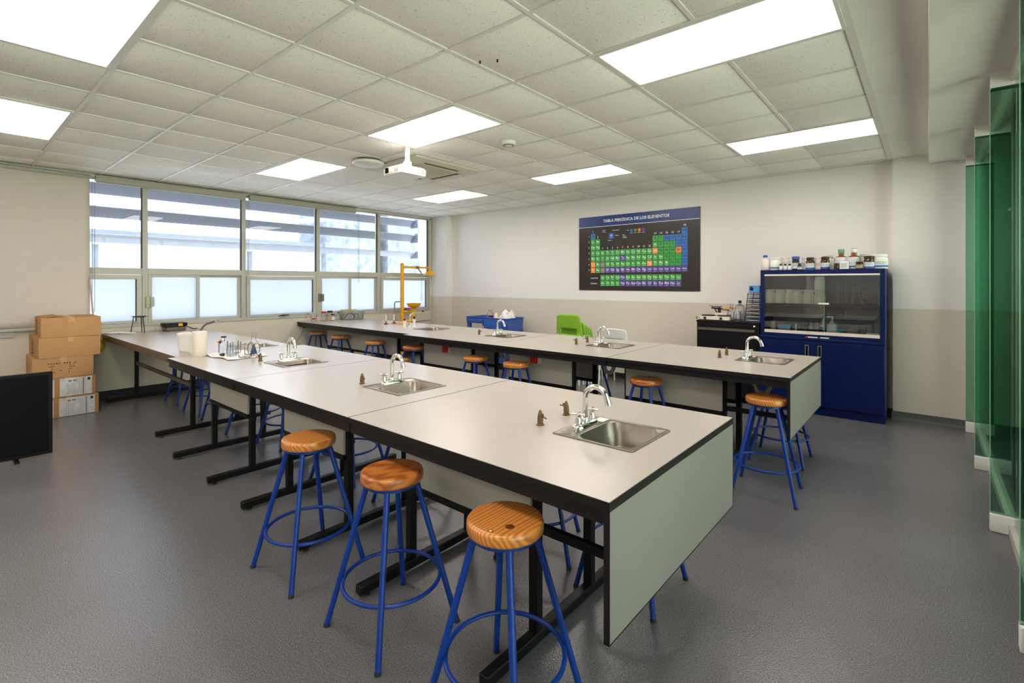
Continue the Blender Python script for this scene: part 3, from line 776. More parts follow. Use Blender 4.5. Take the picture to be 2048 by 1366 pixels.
# knots on the nearest seat
MB().lathe([(.0, .0008), (.009, .0008), (.012, 0)], 16, (.02, -.105, .6815)).build('knot', mat('knot_dark', (84, 40, 18), .4), st)
MB().lathe([(.0, .0014), (.0055, .0014), (.007, .0006)], 12, (.021, -.105, .6815)).build('knot', mat('knot_light', (236, 184, 100), .4), st)
MB().lathe([(.0, .0008), (.014, .0008), (.02, 0)], 16, (.055, -.045, .6815)).build('knot', mat('knot_dark2', (96, 48, 20), .4), st)
stools = [
 (-2.515, 1.287, .03, 0, 'blue stool with a light seat, third from the near end of the front row'),
 (-0.886, 3.86, .10, 0, 'blue stool half behind the green end panel of the back row'),
 (-1.838, 3.93, -.05, 1, 'blue stool at the back-row desk nearest the blue cabinet, left of its post'),
 (-3.225, 3.86, .2, 0, 'blue stool right of the white drain trap under the back row'),
 (-3.828, 3.875, -.1, 0, 'blue stool left of the white drain trap under the back row'),
 (-5.065, 3.99, .15, 1, 'blue stool at the joint where the back-row wall desk begins'),
 (-5.91, 3.99, -.12, 0, 'blue stool third from the wall at the back-row wall desk'),
 (-6.935, 4.05, .08, 0, 'blue stool second from the wall at the back-row wall desk'),
 (-7.74, 4.12, .0, 0, 'blue stool closest to the window wall, back row'),
 (-1.13, 2.25, .02, 1, 'blue stool tucked behind the nearest desk, behind its end panel'),
 (-1.70, 2.24, .45, 0, 'second blue stool on the far side of the front row, from the near end'),
 (-2.72, 2.16, .1, 1, 'third blue stool on the far side of the front row, from the near end'),
 (-3.46, 2.10, .35, 0, 'blue stool on the far side of the front row, behind its second desk'),
 (-4.60, 2.16, .1, 1, 'blue stool on the far side of the front row, behind its third desk'),
 (-5.22, 2.13, .55, 0, 'blue stool seen through the gap between the third desk frames'),
 (-5.85, 2.08, .0, 0, 'blue stool beneath the wall desk of the front row, beside its near leg frame'),
 (-6.45, 2.09, .1, 1, 'blue stool in the middle beneath the wall desk of the front row'),
 (-7.20, 2.10, .05, 0, 'blue stool nearest the window wall beneath the front-row wall desk'),
 (-0.962, 4.67, .02, 1, 'blue stool on the far side of the back row, feet showing beside the blue cabinet'),
 (-2.20, 4.80, .2, 0, 'blue stool on the far side of the back row, by the white chair'),
 (-2.92, 4.82, .0, 1, 'blue stool on the far side of the back row, behind its second desk'),
 (-4.0, 4.80, .3, 0, 'blue stool on the far side of the back row, behind its third desk'),
]
for x, y, rz, kind, lb in stools:
    c = copy_tree((st if False else (st2 if kind else None)) or st2)
    c.location = (x, y, 0); c.rotation_euler.z = rz; c['label'] = lb
    if not kind:
        for ch in c.children:
            if ch.name.startswith('seat') and not ch.name.startswith('seat_ring'):
                ch.data = [k for k in st.children if k.name.split('.')[0] == 'seat'][0].data

# ================================================================ POSTER
ROWS = ["H . . . . . . . . . . . . . . . . He", "Li Be . . . . . . . . . . B C N O F Ne", "Na Mg . . . . . . . . . . Al Si P S Cl Ar",
 "K Ca Sc Ti V Cr Mn Fe Co Ni Cu Zn Ga Ge As Se Br Kr", "Rb Sr Y Zr Nb Mo Tc Ru Rh Pd Ag Cd In Sn Sb Te I Xe",
 "Cs Ba * Hf Ta W Re Os Ir Pt Au Hg Tl Pb Bi Po At Rn", "Fr Ra * Rf Db Sg Bh Hs Mt Ds Rg Uub Uut Uuq Uup Uuh Uus Uuo"]
FB = ["La Ce Pr Nd Pm Sm Eu Gd Tb Dy Ho Er Tm Yb Lu", "Ac Th Pa U Np Pu Am Cm Bk Cf Es Fm Md No Lr"]
BL = set("H He N O F Ne Cl Ar Kr Xe Rn".split()); OR = set("Ga Br Cs Fr Hg".split())
PU = set("Tc Pm Rf Db Sg Bh Hs Mt Ds Rg Uub Uut Uuq Uup Uuh Uus Uuo Np Pu Am Cm Bk Cf Es Fm Md No Lr".split())
DK = set("Ga Br Cs Fr Hg".split())
strs = set(" ".join(ROWS + FB).split()) - {'.', '*'}
TITLE = 'TABLA PERIÓDICA DE LOS ELEMENTOS'
make_glyphs(sorted(strs | {str(k) for k in range(1, 19)} | {'Lantánidos', 'Actínidos', 'La-Lu', 'Ac-Lr'}), .012)
make_glyphs([TITLE], .028)
PX0, PX1, PZ0, PZ1 = -4.43, -2.437, 1.375, 2.568
pt = thing('poster', 'periodic table poster on the back wall, dark board with a blue title band', 'poster', (PX0, YB, PZ0))
W_, H_ = PX1 - PX0, PZ1 - PZ0
MB().box(0, W_, -.012, -.001, 0, H_).build('board', M['board'], pt, bevel=.001)
MB().box(.0005, W_ - .0005, -.0128, -.012, 1.028, H_ - .0005).build('title_band', M['pblue'], pt)
MB().box(.0005, W_ - .0005, -.0131, -.012, 1.022, 1.030).build('white_rule', M['pwhite'], pt)
CW = (-2.611 + 4.206) / 18; RH = (2.293 - 1.652) / 7
heads = MB(); chips = {}
MDK = mat('print_dark_symbol', (24, 62, 92), .4)
cell_me = {}
ux, uy = (1, 0, 0), (0, 0, 1); g = .0035
def cell(c, x, z, s, symsize=None):
    k = 'cgrey' if s in ('La-Lu', 'Ac-Lr') else 'cblue' if s in BL else 'corange' if s in OR else 'cpurple' if s in PU else 'cgreen'
    if k not in cell_me:
        o = MB().box(g, CW - g, -.0128, -.0121, g, RH - g).build('element_cell', M[k], pt); cell_me[k] = o.data
    else:
        o = bpy.data.objects.new('element_cell', cell_me[k]); COL.objects.link(o); o.parent = pt
    o.location = (x, 0, z)
    dark = s in BL or (k == 'corange' and s == 'Br') or (k == 'cgreen' and s in set('B C Si P S Ge As Se Sb Te I Po At'.split()))
    mb = MB(); put_text(mb, s, symsize or (.052 if len(s) < 3 else .036 if len(s) == 3 else .026), (CW / 2, -.0131, RH * .55), ux, uy)
    mb.box(CW * .3, CW * .7, -.0131, -.0129, RH * .17, RH * .2)
    mb.build('symbol_print', MDK if dark else M['pwhite'], o)
for r, line in enumerate(ROWS):
    for c, s in enumerate(line.split()):
        if s == '.': continue
        if s == '*': s = ('La-Lu', 'Ac-Lr')[r - 5]
        cell(None, -4.206 - PX0 + c * CW, 2.293 - PZ0 - (r + 1) * RH, s)
for r, line in enumerate(FB):
    for c, s in enumerate(line.split()):
        cell(None, -4.206 - PX0 + (c + 2) * CW, 1.624 - PZ0 - (r + 1) * RH, s)
x0 = -4.206 - PX0
for k in range(18):
    zt = 2.293 - PZ0 - RH * (0 if k in (0, 17) else 1 if k in (1, 12, 13, 14, 15, 16) else 3) + .03
    put_text(heads, str(k + 1), .04, (x0 + (k + .5) * CW, -.0133, zt), ux, uy)
for k in range(7): put_text(heads, str(k + 1), .036, (x0 - .03, -.0133, 2.293 - PZ0 - (k + .5) * RH), ux, uy)
put_text(heads, 'Lantánidos', .032, (x0 + .07, -.0133, 1.571 - PZ0), ux, uy); put_text(heads, 'Actínidos', .032, (x0 + .06, -.0133, 1.484 - PZ0), ux, uy)
for k, key in enumerate(('cblue', 'cgreen', 'corange', 'cpurple')):
    lx = -3.505 - PX0 + k * .066
    MB().box(lx, lx + .042, -.0128, -.0121, .905, .948).build('legend_chip', M[key], pt)
    heads.box(lx - .002, lx + .044, -.0132, -.012, .885, .889)
lc = MB().box(-3.87 - PX0, -3.79 - PX0, -.0128, -.0121, .822, .905).build('legend_cell', M['cblue'], pt)
mb = MB(); put_text(mb, 'H', .05, (-3.83 - PX0, -.0131, .868), ux, uy); mb.build('symbol_print', M['pwhite'], lc)
for (a, b, z) in ((.44, .50, .955), (.44, .50, .93), (.62, .74, .945), (.67, .73, .865), (.54, .61, .79), (.79, .83, .865), (.80, .86, .843), (.80, .87, .82), (.87, .90, .93)):
    heads.box(a, b, -.0132, -.012, z, z + .006)
ti = MB(); put_text(ti, TITLE, .062, (-3.427 - PX0, -.0136, 2.482 - PZ0), ux, uy); ti.build('title_print', M['pwhite'], pt)
heads.build('heading_print', M['pwhite'], pt)
for x in (.012, W_ - .012):
    MB().lathe([(.007, 0), (.007, .004), (0, .005)], 10).build('corner_screw', M['rubber'], pt, (x, -.013, H_ - .012)).rotation_euler.x = PI / 2
MB().lathe([(.007, 0), (.007, .004), (0, .005)], 10).build('corner_screw', M['rubber'], pt, (W_ - .012, -.013, .012)).rotation_euler.x = PI / 2

# ================================================================ LEFT SIDE: BOXES, SCREEN
def carton(label, y0, y1, z0, z1, rz, m, dx=0.0, marks=None, label_paper=False):
    yc, xc = (y0 + y1) / 2, -7.68 + dx
    t = thing('cardboard_box', label, 'box', (xc, yc, z0), rz, 'stacked cardboard boxes')
    d, w, h = .33, (y1 - y0) / 2, z1 - z0 - .002
    b = MB().loft([rrect(-d, d, -w, w, .004, 0, 1), rrect(-d - .004, d + .004, -w - .003, w + .003, .004, h / 2, 1), rrect(-d, d, -w, w, .004, h, 1)], True, True)
    b.build('carton', M[m], t, sharp=30)
    MB().box(d - .001, d + .0045, -.025, .025, h - .055, h).box(-d, d, -.025, .025, h - .0005, h + .0008).build('tape', M['tape'], t)
    if marks == 'side':
        k = MB()
        for q in range(2):
            for r in range(6): k.box(-.12 + q * .08, -.12 + q * .08 + .045 - .01 * (r % 2), -w - .0042, -w - .002, .03 + r * .028, .042 + r * .028)
        k.build('print_marks', M['ink'], t)
    if marks == 'text':
        k = MB()
        random.seed(3)
        def row(y, n, z, gap=.017, hh=.009):
            for q in range(n):
                if random.random() < .85: k.box(d + .003, d + .0048, y + q * gap, y + q * gap + .009 + .004 * random.random(), z, z + hh)
        row(-.13, 11, .155, .022, .012); row(-.12, 3, .125); row(-.12, 3, .095); row(-.10, 2, .06)
        row(.045, 3, .135); row(.045, 3, .11); row(.04, 3, .085); row(-.03, 1, .075); row(.01, 6, .055, .014, .011)
        k.build('print_marks', M['ink'], t)
    if label_paper:
        lp = MB().box(d + .001, d + .0052, -w + .18, w - .035, .006, h - .012).box(d + .001, d + .0052, -w, -w + .135, .006, h - .018).build('shipping_label', M['labelp'], t)
        k = MB()
        for (a, e, z0_, z1_) in ((w - .075, w - .05, h - .055, h - .025),): k.box(d + .005, d + .0058, a, e, z0_, z1_)
        k.box(d + .005, d + .0058, w - .115, w - .109, .01, h - .02).box(d + .005, d + .0058, w - .1, w - .0985, .01, h - .02)
        k.build('label_print', M['ink'], lp)
        k = MB()
        for (a, zz) in ((-w + .25, h - .055), (-w + .29, h - .053)): k.box(d + .005, d + .0057, a, a + .03, zz, zz + .02)
        for q in range(5): k.box(d + .005, d + .0057, -w + .24 + q * .016, -w + .243 + q * .016, .02, h - .07)
        k.build('label_print', M['lgrey'], lp)
    return t
carton('bottom cardboard box of the stack by the windows, with a crumpled shipping label', .70, 1.222, .0, .222, .01, 'card2', 0, None, True)
carton('second cardboard box from the floor in the stack, with a flat shipping label', .71, 1.20, .222, .442, .0, 'card2', .0, None, True)
carton('middle cardboard box of the stack, with rows of printed marks', .675, 1.185, .442, .668, -.02, 'card', 0, 'text')
b4 = carton('second cardboard box from the top of the stack, with worn tape patches', .712, 1.235, .668, .892, .02, 'card', .0, 'side')
b5 = carton('topmost cardboard box of the stack, its flap lifted at the left', .745, 1.25, .892, 1.108, -.02, 'card', .0, 'side')
MB().obox((-.03, -.17, .222), (.5, .14, .004), Matrix.Rotation(.10, 3, 'X')).build('flap', M['card2'], b5)
t = thing('hard_hat', 'lime yellow hard hat with a black band, hanging behind the cardboard boxes', 'hard hat', (XW + .012, 1.275, .70))
hh = MB().lathe([(0, .14), (.05, .133), (.09, .11), (.112, .06), (.118, .0), (.14, -.004), (.14, -.009), (.114, -.006)], 24)
Rh = Matrix.Rotation(PI / 2, 3, 'Y') @ Matrix.Scale(.8, 3, Vector((1, 0, 0)))
hh.v = [tuple(Rh @ Vector(p)) for p in hh.v]; hh.build('shell', M['yel2'], t)
bb = MB().lathe([(.119, .0), (.120, .02), (.116, .022)], 24); bb.v = [tuple(Rh @ Vector(p)) for p in bb.v]; bb.build('band', M['rubber'], t)
MB().bar((-.012, 0, .112), (.05, 0, .112), .012).build('hook', M['steel'], t)

t = thing('television', 'large black flat screen standing on the floor in front of the boxes', 'television', (-5.845, 0.035, 0))
MB().loft([[(-.025, -.62, .02), (-.025, .62, .02), (-.025, .62, .722), (-.025, -.62, .722)], [(.02, -.625, .015), (.02, .625, .015), (.02, .625, .727), (.02, -.625, .727)], [(.025, -.62, .02), (.025, .62, .02), (.025, .62, .722), (.025, -.62, .722)]], True, True).build('housing', M['tvf'], t, bevel=.004)
MB().box(.0245, .0262, -.598, .598, .042, .700).build('screen', M['tv'], t)
for y in (-.4, .4): MB().bar((-.10, y, .008), (.12, y, .008), .03, .016).bar((0, y, .01), (0, y, .05), .03, .03).build('foot', M['tvf'], t, bevel=.003)

t = thing('rod', 'faded pink wooden rod leaning beside the long blind at the window', 'rod', (XW + .09, 1.26, .905))
MB().tube([(0, .02, .06), (-.015, -.02, .66)], .009, 10).build('stick', M['pink'], t)
MB().tube([(.0002, .0222, .03), (0, .02, .062)], .011, 10).build('rubber_tip', M['rubber'], t)

# ================================================================ LABWARE BUILDERS
def beaker(label, loc, r, h, group='glass beakers', m='glass', cat='beaker'):
    t = thing('beaker', label, cat, loc, random.uniform(0, 6), group)
    MB().lathe([(0, .001), (r * .94, .001), (r, .006), (r, h - .006), (r * 1.07, h), (r * 1.05, h + .001), (r * .95, h - .006), (r * .94, .008), (0, .006)], 24).build('body', M[m], t)
    MB().tube([(r * 1.02, -.006, h - .004), (r * 1.22, 0, h), (r * 1.02, .006, h - .004)], .0025, 6).build('spout', M[m], t)
    return t
def flask(label, loc, r, h, neck, kind='erlen', m='glass', group='glass flasks'):
    t = thing('flask', label, 'flask', loc, 0, group)
    if kind == 'erlen': pr = [(0, .001), (r * .92, .001), (r, .01), (r * .95, h * .2), (neck, h * .65), (neck, h * .95), (neck * 1.3, h)]
    elif kind == 'vol': pr = [(0, .001), (r * .7, .001), (r, h * .18), (r * .85, h * .32), (neck, h * .48), (neck, h * .95), (neck * 1.35, h)]
    else: pr = [(0, .0), (r * .6, h * .03), (r * .92, h * .16), (r, h * .30), (r * .9, h * .45), (r * .5, h * .6), (neck, h * .68), (neck, h * .95), (neck * 1.3, h)]
    MB().lathe(pr, 24).build('body', M[m], t)
    MB().lathe([(neck * 1.3, h - .002), (neck * 1.55, h), (neck * 1.3, h + .004), (neck * 1.05, h + .002)], 20).build('lip', M[m], t)
    return t
def bottle(label, loc, r, h, body, cap, neck=.5, caph=.18, lab=None, band=None, name='bottle', cat='bottle', group=None, shoulder=.78, rz=0, labz=(.12, .66)):
    t = thing(name, label, cat, loc, rz, group)
    sh = h * (1 - caph) ; nr = r * neck
    MB().lathe([(0, 0), (r * .92, 0), (r, r * .12), (r, sh * shoulder), (r * .86, sh * (shoulder + .09)), (nr, sh * min(.985, shoulder + .17)), (nr, h - .003), (0, h - .003)], 22).build('body', M[body], t)
    c = MB().lathe([(nr * 1.08, sh), (nr * 1.16, sh + .003), (nr * 1.16, h - .003), (nr * 1.05, h), (0, h)], 22).build('cap', M[cap], t)
    if lab:
        l = MB().lathe([(r * 1.012, sh * labz[0]), (r * 1.012, sh * labz[1])], 22); l.f = l.f[:22]
        l = l.build('label', M[lab], t)
        k = MB()
        for q in range(4):
            zz = sh * (labz[0] + (labz[1] - labz[0]) * (.45 + .13 * q)); w_ = .9 - .22 * (q % 2)
            s_ = [(r * 1.02 * math.sin(a), -r * 1.02 * math.cos(a)) for a in [(-w_ + 2 * w_ * i / 8) for i in range(9)]]
            k.add([(x, y, zz) for x, y in s_] + [(x, y, zz + .003) for x, y in s_], [(i, i + 1, 10 + i, 9 + i) for i in range(8)])
        k.build('label_print', M['lgrey'], l)
    if band:
        z0_, z1_, mm = band
        l = MB().lathe([(r * 1.02, sh * z0_), (r * 1.02, sh * z1_)], 22); l.f = l.f[:22]
        l.build('label_band', M[mm], t)
    return t
def jar(label, loc, r, h, body='jar', cap='white', lab=None, band=None, group=None, rz=0):
    return bottle(label, loc, r, h, body, cap, .82, .17, lab, band, 'jar', 'jar', group, .86, rz)

# ================================================================ FRONT-ROW WALL DESK ITEMS
t = thing('paper_sheets', 'loose stack of white paper at the left end of the front-row wall desk', 'paper', (-7.87, 1.53, HT))
for k in range(3):
    MB().grid(lambda u, v, k=k: (-.11 + .22 * u, -.15 + .30 * v, .002 + .004 * k + .006 * k * math.sin(3 * v + u)), 4, 8).build('sheet', M['paper'], t, rz=.06 * k, solid=.0015)
t = thing('tripod_stand', 'dark iron tripod stand with a wire gauze on the front-row wall desk', 'tripod stand', (-7.86, 1.72, HT))
for k in range(3):
    a = .5 + k * 2 * PI / 3
    MB().bar((.06 * math.cos(a), .06 * math.sin(a), .205), (.088 * math.cos(a), .088 * math.sin(a), 0), .009).build('leg', M['rubber'], t)
MB().tube([(.062 * math.cos(2*PI*k/20), .062 * math.sin(2*PI*k/20), .206) for k in range(20)], .005, 6, closed=True).build('ring', M['rubber'], t)
MB().box(-.078, .078, -.078, .078, .211, .214).build('gauze', M['rubber'], t)
t = thing('hot_plate', 'steel and black hot plate against the windows on the front-row wall desk', 'hot plate', (-7.83, 2.10, HT), .05)
MB().loft([rrect(-.09, .09, -.12, .12, .02, .012, 3), rrect(-.095, .095, -.125, .125, .02, .05, 3)], True, True).build('base', M['steel'], t)
MB().loft([rrect(-.10, .10, -.13, .13, .01, .058, 3), rrect(-.10, .10, -.13, .13, .01, .108, 3)], True, True).build('top', M['black'], t, bevel=.003)
MB().box(.098, .103, .02, .07, .064, .10).build('warning_label', M['yellow'], t)
for x, y in ((-.07, -.1), (.07, -.1), (-.07, .1), (.07, .1)): MB().lathe([(.012, 0), (.012, .058)], 10, (x, y, 0)).build('foot', M['rubber'], t)
MB().tube([(.02, .12, .04), (.03, .16, .045), (.03, .22, .012), (.0, .28, .008)], .006, 8).build('cord', M['rubber'], t)
for x, y, lb in ((-7.88, 1.90, 'left of two tiny clear vials beside the hot plate'), (-7.87, 1.955, 'right of two tiny clear vials beside the hot plate')):
    bottle(lb, (x, y, HT), .016, .055, 'plasticclear', 'plasticclear', .6, .2, None, None, 'vial', 'vial', 'tiny clear vials')
t = thing('curved_faucet', 'bent dark steel faucet pipe rising behind the paper roll', 'faucet', (-6.47, 2.0, HT))
MB().tube([(0, 0, 0), (0, 0, .05), (.0, .005, .10), (.02, .025, .145), (.055, .055, .175), (.11, .095, .195), (.14, .115, .205)], .012, 12).build('pipe', M['steel'], t)
MB().lathe([(.022, 0), (.022, .012), (.014, .02)], 14).build('base', M['steel'], t)
MB().tube([(.135, .112, .203), (.158, .127, .212)], .016, 12).build('tip', M['chrome'], t)
for dx, dy in ((-.07, -.03), (.07, .04)): MB().lathe([(.012, 0), (.010, .05), (.014, .055), (.014, .07), (0, .072)], 12, (dx, dy, 0)).build('valve', M['white'], t)
t = thing('paper_towel_roll', 'cream paper towel roll standing with its loose sheet pulled out left', 'paper roll', (-4.93, 1.515, HT))
MB().lathe([(.018, .002), (.055, .0), (.057, .004), (.057, .218), (.055, .221), (.018, .219), (.018, .002)], 30).build('roll', M['cream'], t)
def lsheet(u, v):
    return (-.055 * 0 - .02 - .36 * u, -.055 + .02 * u + .018 * math.sin(4 * u) - .02 * u * v, .003 + v * (.212 - .03 * u * u) )
MB().grid(lsheet, 16, 6).build('loose_sheet', M['paper'], t, solid=.0012)
t = thing('towel', 'white cloth laid flat under the glassware on the third front-row desk', 'cloth', (-4.74, 1.74, HT), .1)
MB().grid(lambda u, v: (-.27 + .54 * u, -.17 + .34 * v + .012 * math.sin(11 * u), .005 + .006 * abs(math.sin(7 * u + 3 * v)) * (abs(v - .5) * 2) ** 3), 30, 14).build('fabric', M['paper'], t, solid=.003)
zt = HT + .008
beaker('low wide beaker on the white cloth, nearest the paper roll', (-4.93, 1.72, zt), .05, .085)
beaker('beaker behind the orange tube on the white cloth', (-4.87, 1.80, zt), .035, .10)
beaker('tallest beaker in the middle of the white cloth', (-4.77, 1.73, zt), .045, .12)
beaker('narrow beaker beside the stoppered flask on the white cloth', (-4.66, 1.82, zt), .032, .11)
beaker('small beaker at the front edge of the white cloth', (-4.66, 1.68, zt), .038, .07)
f = flask('tall clear flask with a dark blue stir mark, on the white cloth', (-4.57, 1.83, zt), .052, .205, .018, 'bal')
MB().lathe([(0, .012), (.03, .014), (.012, .075), (.006, .10), (0, .10)], 12).build('blue_content', mat('ink_blue_liquid', (30, 44, 84), .3), f)
beaker('shallow glass dish at the right end of the white cloth', (-4.50, 1.73, zt), .05, .022, 'glass dishes', 'glass', 'dish')
t = thing('burner_valve', 'small black laboratory valve with an amber hose beside the paper roll', 'valve', (-4.80, 1.66, zt))
MB().tube([(0, 0, 0), (0, 0, .12)], .008, 10).build('stem', M['glass'], t)
MB().lathe([(.014, .12), (.017, .135), (.012, .15)], 14).build('body', M['chrome'], t)
MB().bar((-.03, 0, .158), (.03, .01, .162), .014).build('knob', M['rubber'], t)
MB().tube([(-.012, 0, .135), (-.05, .0, .130), (-.10, .005, .115), (-.15, .01, .10), (-.19, .015, .105)], .0065, 10).build('hose', M['orange'], t)
t = thing('clamp', 'small black clamp on a clear rod beside the amber hose', 'clamp', (-4.885, 1.665, zt))
MB().tube([(0, 0, 0), (0, 0, .10)], .005, 8).build('rod', M['glass'], t)
MB().bar((-.02, 0, .10), (.03, .008, .118), .008).bar((0, 0, .095), (0, 0, .125), .012).build('jaw', M['rubber'], t)
t = thing('rubber_stopper', 'black rubber stopper lying on the white cloth front edge', 'stopper', (-4.735, 1.625, zt))
MB().tube([(-.02, 0, .010), (.022, .008, .014)], [.010, .014], 12).build('plug', M['rubber'], t)

# ================================================================ BACK-ROW WALL DESK ITEMS
bottle('clear bottle with a dark cap at the wall end of the back row', (-7.86, 4.01, HT), .038, .145, 'plasticclear', 'lgrey', .4, .12)
k = beaker('clear beaker holding a red cap, beside the clear bottle', (-7.86, 4.11, HT), .042, .105)
MB().lathe([(0, .03), (.022, .03), (.024, .045), (.02, .058), (0, .06)], 14, (.0, 0, 0)).build('red_cap', M['redcap'], k)
bottle('clear jar with a bright red lid on the back-row wall desk', (-7.83, 4.27, HT), .04, .165, 'glass', 'redcap', .85, .19, None, None, 'jar', 'jar', None, .84)
tag(MB().tube([(0, 0, 0), (.0, .004, .085)], [.009, .006], 10).build('amber_vial', M['orange'], None, (-7.80, 4.355, HT)), 'slim amber vial between the red-lidded and black-lidded jars', 'vial')
bottle('clear jar with a black lid behind the small reagent jars', (-7.90, 4.42, HT), .045, .165, 'glass', 'rubber', .85, .19, None, None, 'jar', 'jar', None, .84)
bottle('small clear jar with a dark red lid on the back-row wall desk', (-7.82, 4.43, HT), .03, .115, 'plasticclear', 'darkcap', .85, .16, 'labw')
bottle('small wash bottle with a bluish body next to the plastic tub', (-7.80, 4.52, HT), .034, .14, 'plasticclear', 'rubber', .3, .12, None, None)
t = thing('plastic_tub', 'cloudy clear plastic tub full of tubing on the back-row wall desk', 'tub', (-7.80, 4.78, HT))
tw, tl = .13, .19
MB().loft([rrect(-tw*.85, tw*.85, -tl*.88, tl*.88, .02, .0, 3), rrect(-tw, tw, -tl, tl, .02, .15, 3), rrect(-tw-.014, tw+.014, -tl-.014, tl+.014, .02, .152, 3), rrect(-tw-.014, tw+.014, -tl-.014, tl+.014, .02, .158, 3), rrect(-tw+.004, tw-.004, -tl+.004, tl-.004, .02, .156, 3), rrect(-tw*.85+.004, tw*.85-.004, -tl*.88+.004, tl*.88-.004, .02, .005, 3)], True, True).build('bin', M['plasticclear'], t)
for k in range(4):
    MB().tube([(-.02 + .03 * k, -.13 + .07 * k, .02), (.0, -.08 + .07 * k, .10), (.03, -.02 + .06 * k, .115 - .01 * k), (.04, .05 + .035 * k, .03)], .006, 8).build('tubing', M['lgrey'] if k % 2 else M['rubber'], t)
MB().tube([(-.05, -.19, .172), (-.03, .0, .168), (-.04, .10, .172)], .010, 8).build('green_tube', M['yel2'], t)
def bunsen(label, loc, hose):
    t = thing('bunsen_burner', label, 'bunsen burner', loc, 0, 'bunsen burners')
    MB().lathe([(.038, 0), (.038, .008), (.012, .016), (.010, .03), (0, .03)], 20).build('base', M['rubber'], t)
    MB().lathe([(.010, .03), (.010, .145), (.007, .145), (.007, .04)], 14).build('tube', M['white'], t)
    MB().lathe([(.013, .035), (.013, .05)], 14).build('collar', M['steel'], t)
    MB().tube(hose, .0065, 8).build('hose', M['orange'], t)
bunsen('left bunsen burner with a pale tube, back-row wall desk', (-6.50, 4.585, HT), [(.02, .0, .015), (.10, .02, .012), (.25, .0, .010), (.38, .06, .012), (.52, .0, .010), (.62, -.05, .02)])
bunsen('right bunsen burner with a pale tube, closer to the shower', (-6.52, 4.75, HT), [(.02, .01, .015), (.12, .05, .012), (.25, .03, .012), (.36, .05, .02)])
t = thing('gooseneck_faucet', 'tall slim chrome faucet with white valves at the back-row wall desk sink', 'faucet', (-5.76, 4.47, HT))
MB().tube([(0, 0, 0), (0, 0, .12), (.005, .005, .17), (.03, .03, .205), (.075, .065, .222), (.145, .12, .236)], .009, 10).build('spout', M['chrome'], t)
MB().tube([(.14, .116, .235), (.158, .13, .239)], .011, 10).build('tip', M['rubber'], t)
MB().lathe([(.02, 0), (.02, .01), (.011, .03)], 14).build('base', M['chrome'], t)
for dx, dy, s in ((-.055, -.05, 1), (.05, .045, 1.25)):
    v = MB().lathe([(.026, 0), (.022, .03 * s), (.018, .06 * s), (.024, .075 * s), (.024, .095 * s), (0, .10 * s)], 14, (dx, dy, 0)).build('valve', M['white'], t)
    MB().lathe([(.012, .10 * s), (.016, .112 * s), (.010, .13 * s), (0, .132 * s)], 12, (dx, dy, 0)).build('valve_knob', M['rubber'], v)
t = thing('appliance_cord', 'thin grey cord hanging down the wall from the back-row wall desk', 'cord', (-7.95, 3.95, 0))
MB().tube([(.04, .02, .76), (.02, -.03, .62), (-.03, -.16, .42), (-.06, -.3, .15), (-.06, -.33, .03)], .006, 8).build('cable', M['lgrey'], t)
MB().box(.02, .06, .0, .05, .745, .79).build('plug', M['rubber'], t)

# ================================================================ SAFETY SHOWER
t = thing('safety_shower', 'yellow emergency shower with eyewash bowl in the far window corner', 'emergency shower', (-7.75, 5.835, 0))
MB().tube([(0, 0, .02), (0, 0, 1.845)], .036, 18).lathe([(.041, 1.83), (.041, 1.85), (.022, 1.875), (0, 1.88)], 18).build('post', M['yellow'], t)
MB().lathe([(.12, 0), (.12, .02), (.05, .03), (.042, .06)], 20).build('floor_flange', M['yellow'], t)
MB().tube([(0, .02, 1.80), (0, .64, 1.80), (0, .675, 1.79), (0, .69, 1.76), (0, .69, 1.73)], .021, 12).build('arm', M['yellow'], t)
MB().lathe([(.02, 1.745), (.03, 1.735), (.045, 1.715), (.09, 1.70), (.125, 1.665), (.128, 1.65), (.12, 1.648), (0, 1.655)], 26, (0, .69, 0)).build('shower_head', M['yellow'], t)
MB().bar((0, .33, 1.80), (0, .39, 1.80), .055).bar((.0, .37, 1.80), (.02, .46, 1.69), .012, .03).build('valve', M['steel'], t)
MB().tube([(.02, .46, 1.69), (.02, .46, 1.30), (.02, .43, 1.15), (.02, .455, 1.135), (.02, .48, 1.15), (.02, .46, 1.30)], .0035, 6).build('pull_rod', M['lgrey'], t)
for z in (1.16, .98, .85): MB().lathe([(.043, z), (.043, z + .03)], 18).build('pipe_collar', M['yellow'], t)
MB().tube([(0, .02, .93), (.0, .2, .93), (.0, .28, .93)], .02, 12).build('bowl_pipe', M['yellow'], t)
MB().bar((.0, .10, .965), (.03, .17, .965), .03).build('push_handle', M['red'], t)
MB().lathe([(.025, .84), (.032, .93), (.032, .985), (.05, 1.0), (.115, 1.03), (.138, 1.075), (.142, 1.09), (.13, 1.088), (.10, 1.05), (0, 1.02)], 26, (0, .285, 0)).build('eyewash_bowl', M['yellow'], t)
for dx in (-.04, .04): MB().lathe([(.016, 1.03), (.016, 1.085), (.01, 1.095), (0, 1.097)], 12, (dx, .285, 0)).build('eye_nozzle', M['lgrey'], t)
MB().tube([(0, .285, .86), (0, .285, .80), (0, .26, .755), (0, .20, .74), (0, .02, .74)], .036, 14).build('drain_trap', M['yellow'], t)
MB().tube([(-.02, -.03, 1.13), (-.04, -.12, 1.13), (-.05, -.14, 1.10), (-.05, -.14, .74), (-.05, -.12, .71), (-.05, .2, .71), (-.05, .75, .73)], .012, 8).build('supply_pipe', M['lgrey'], t)

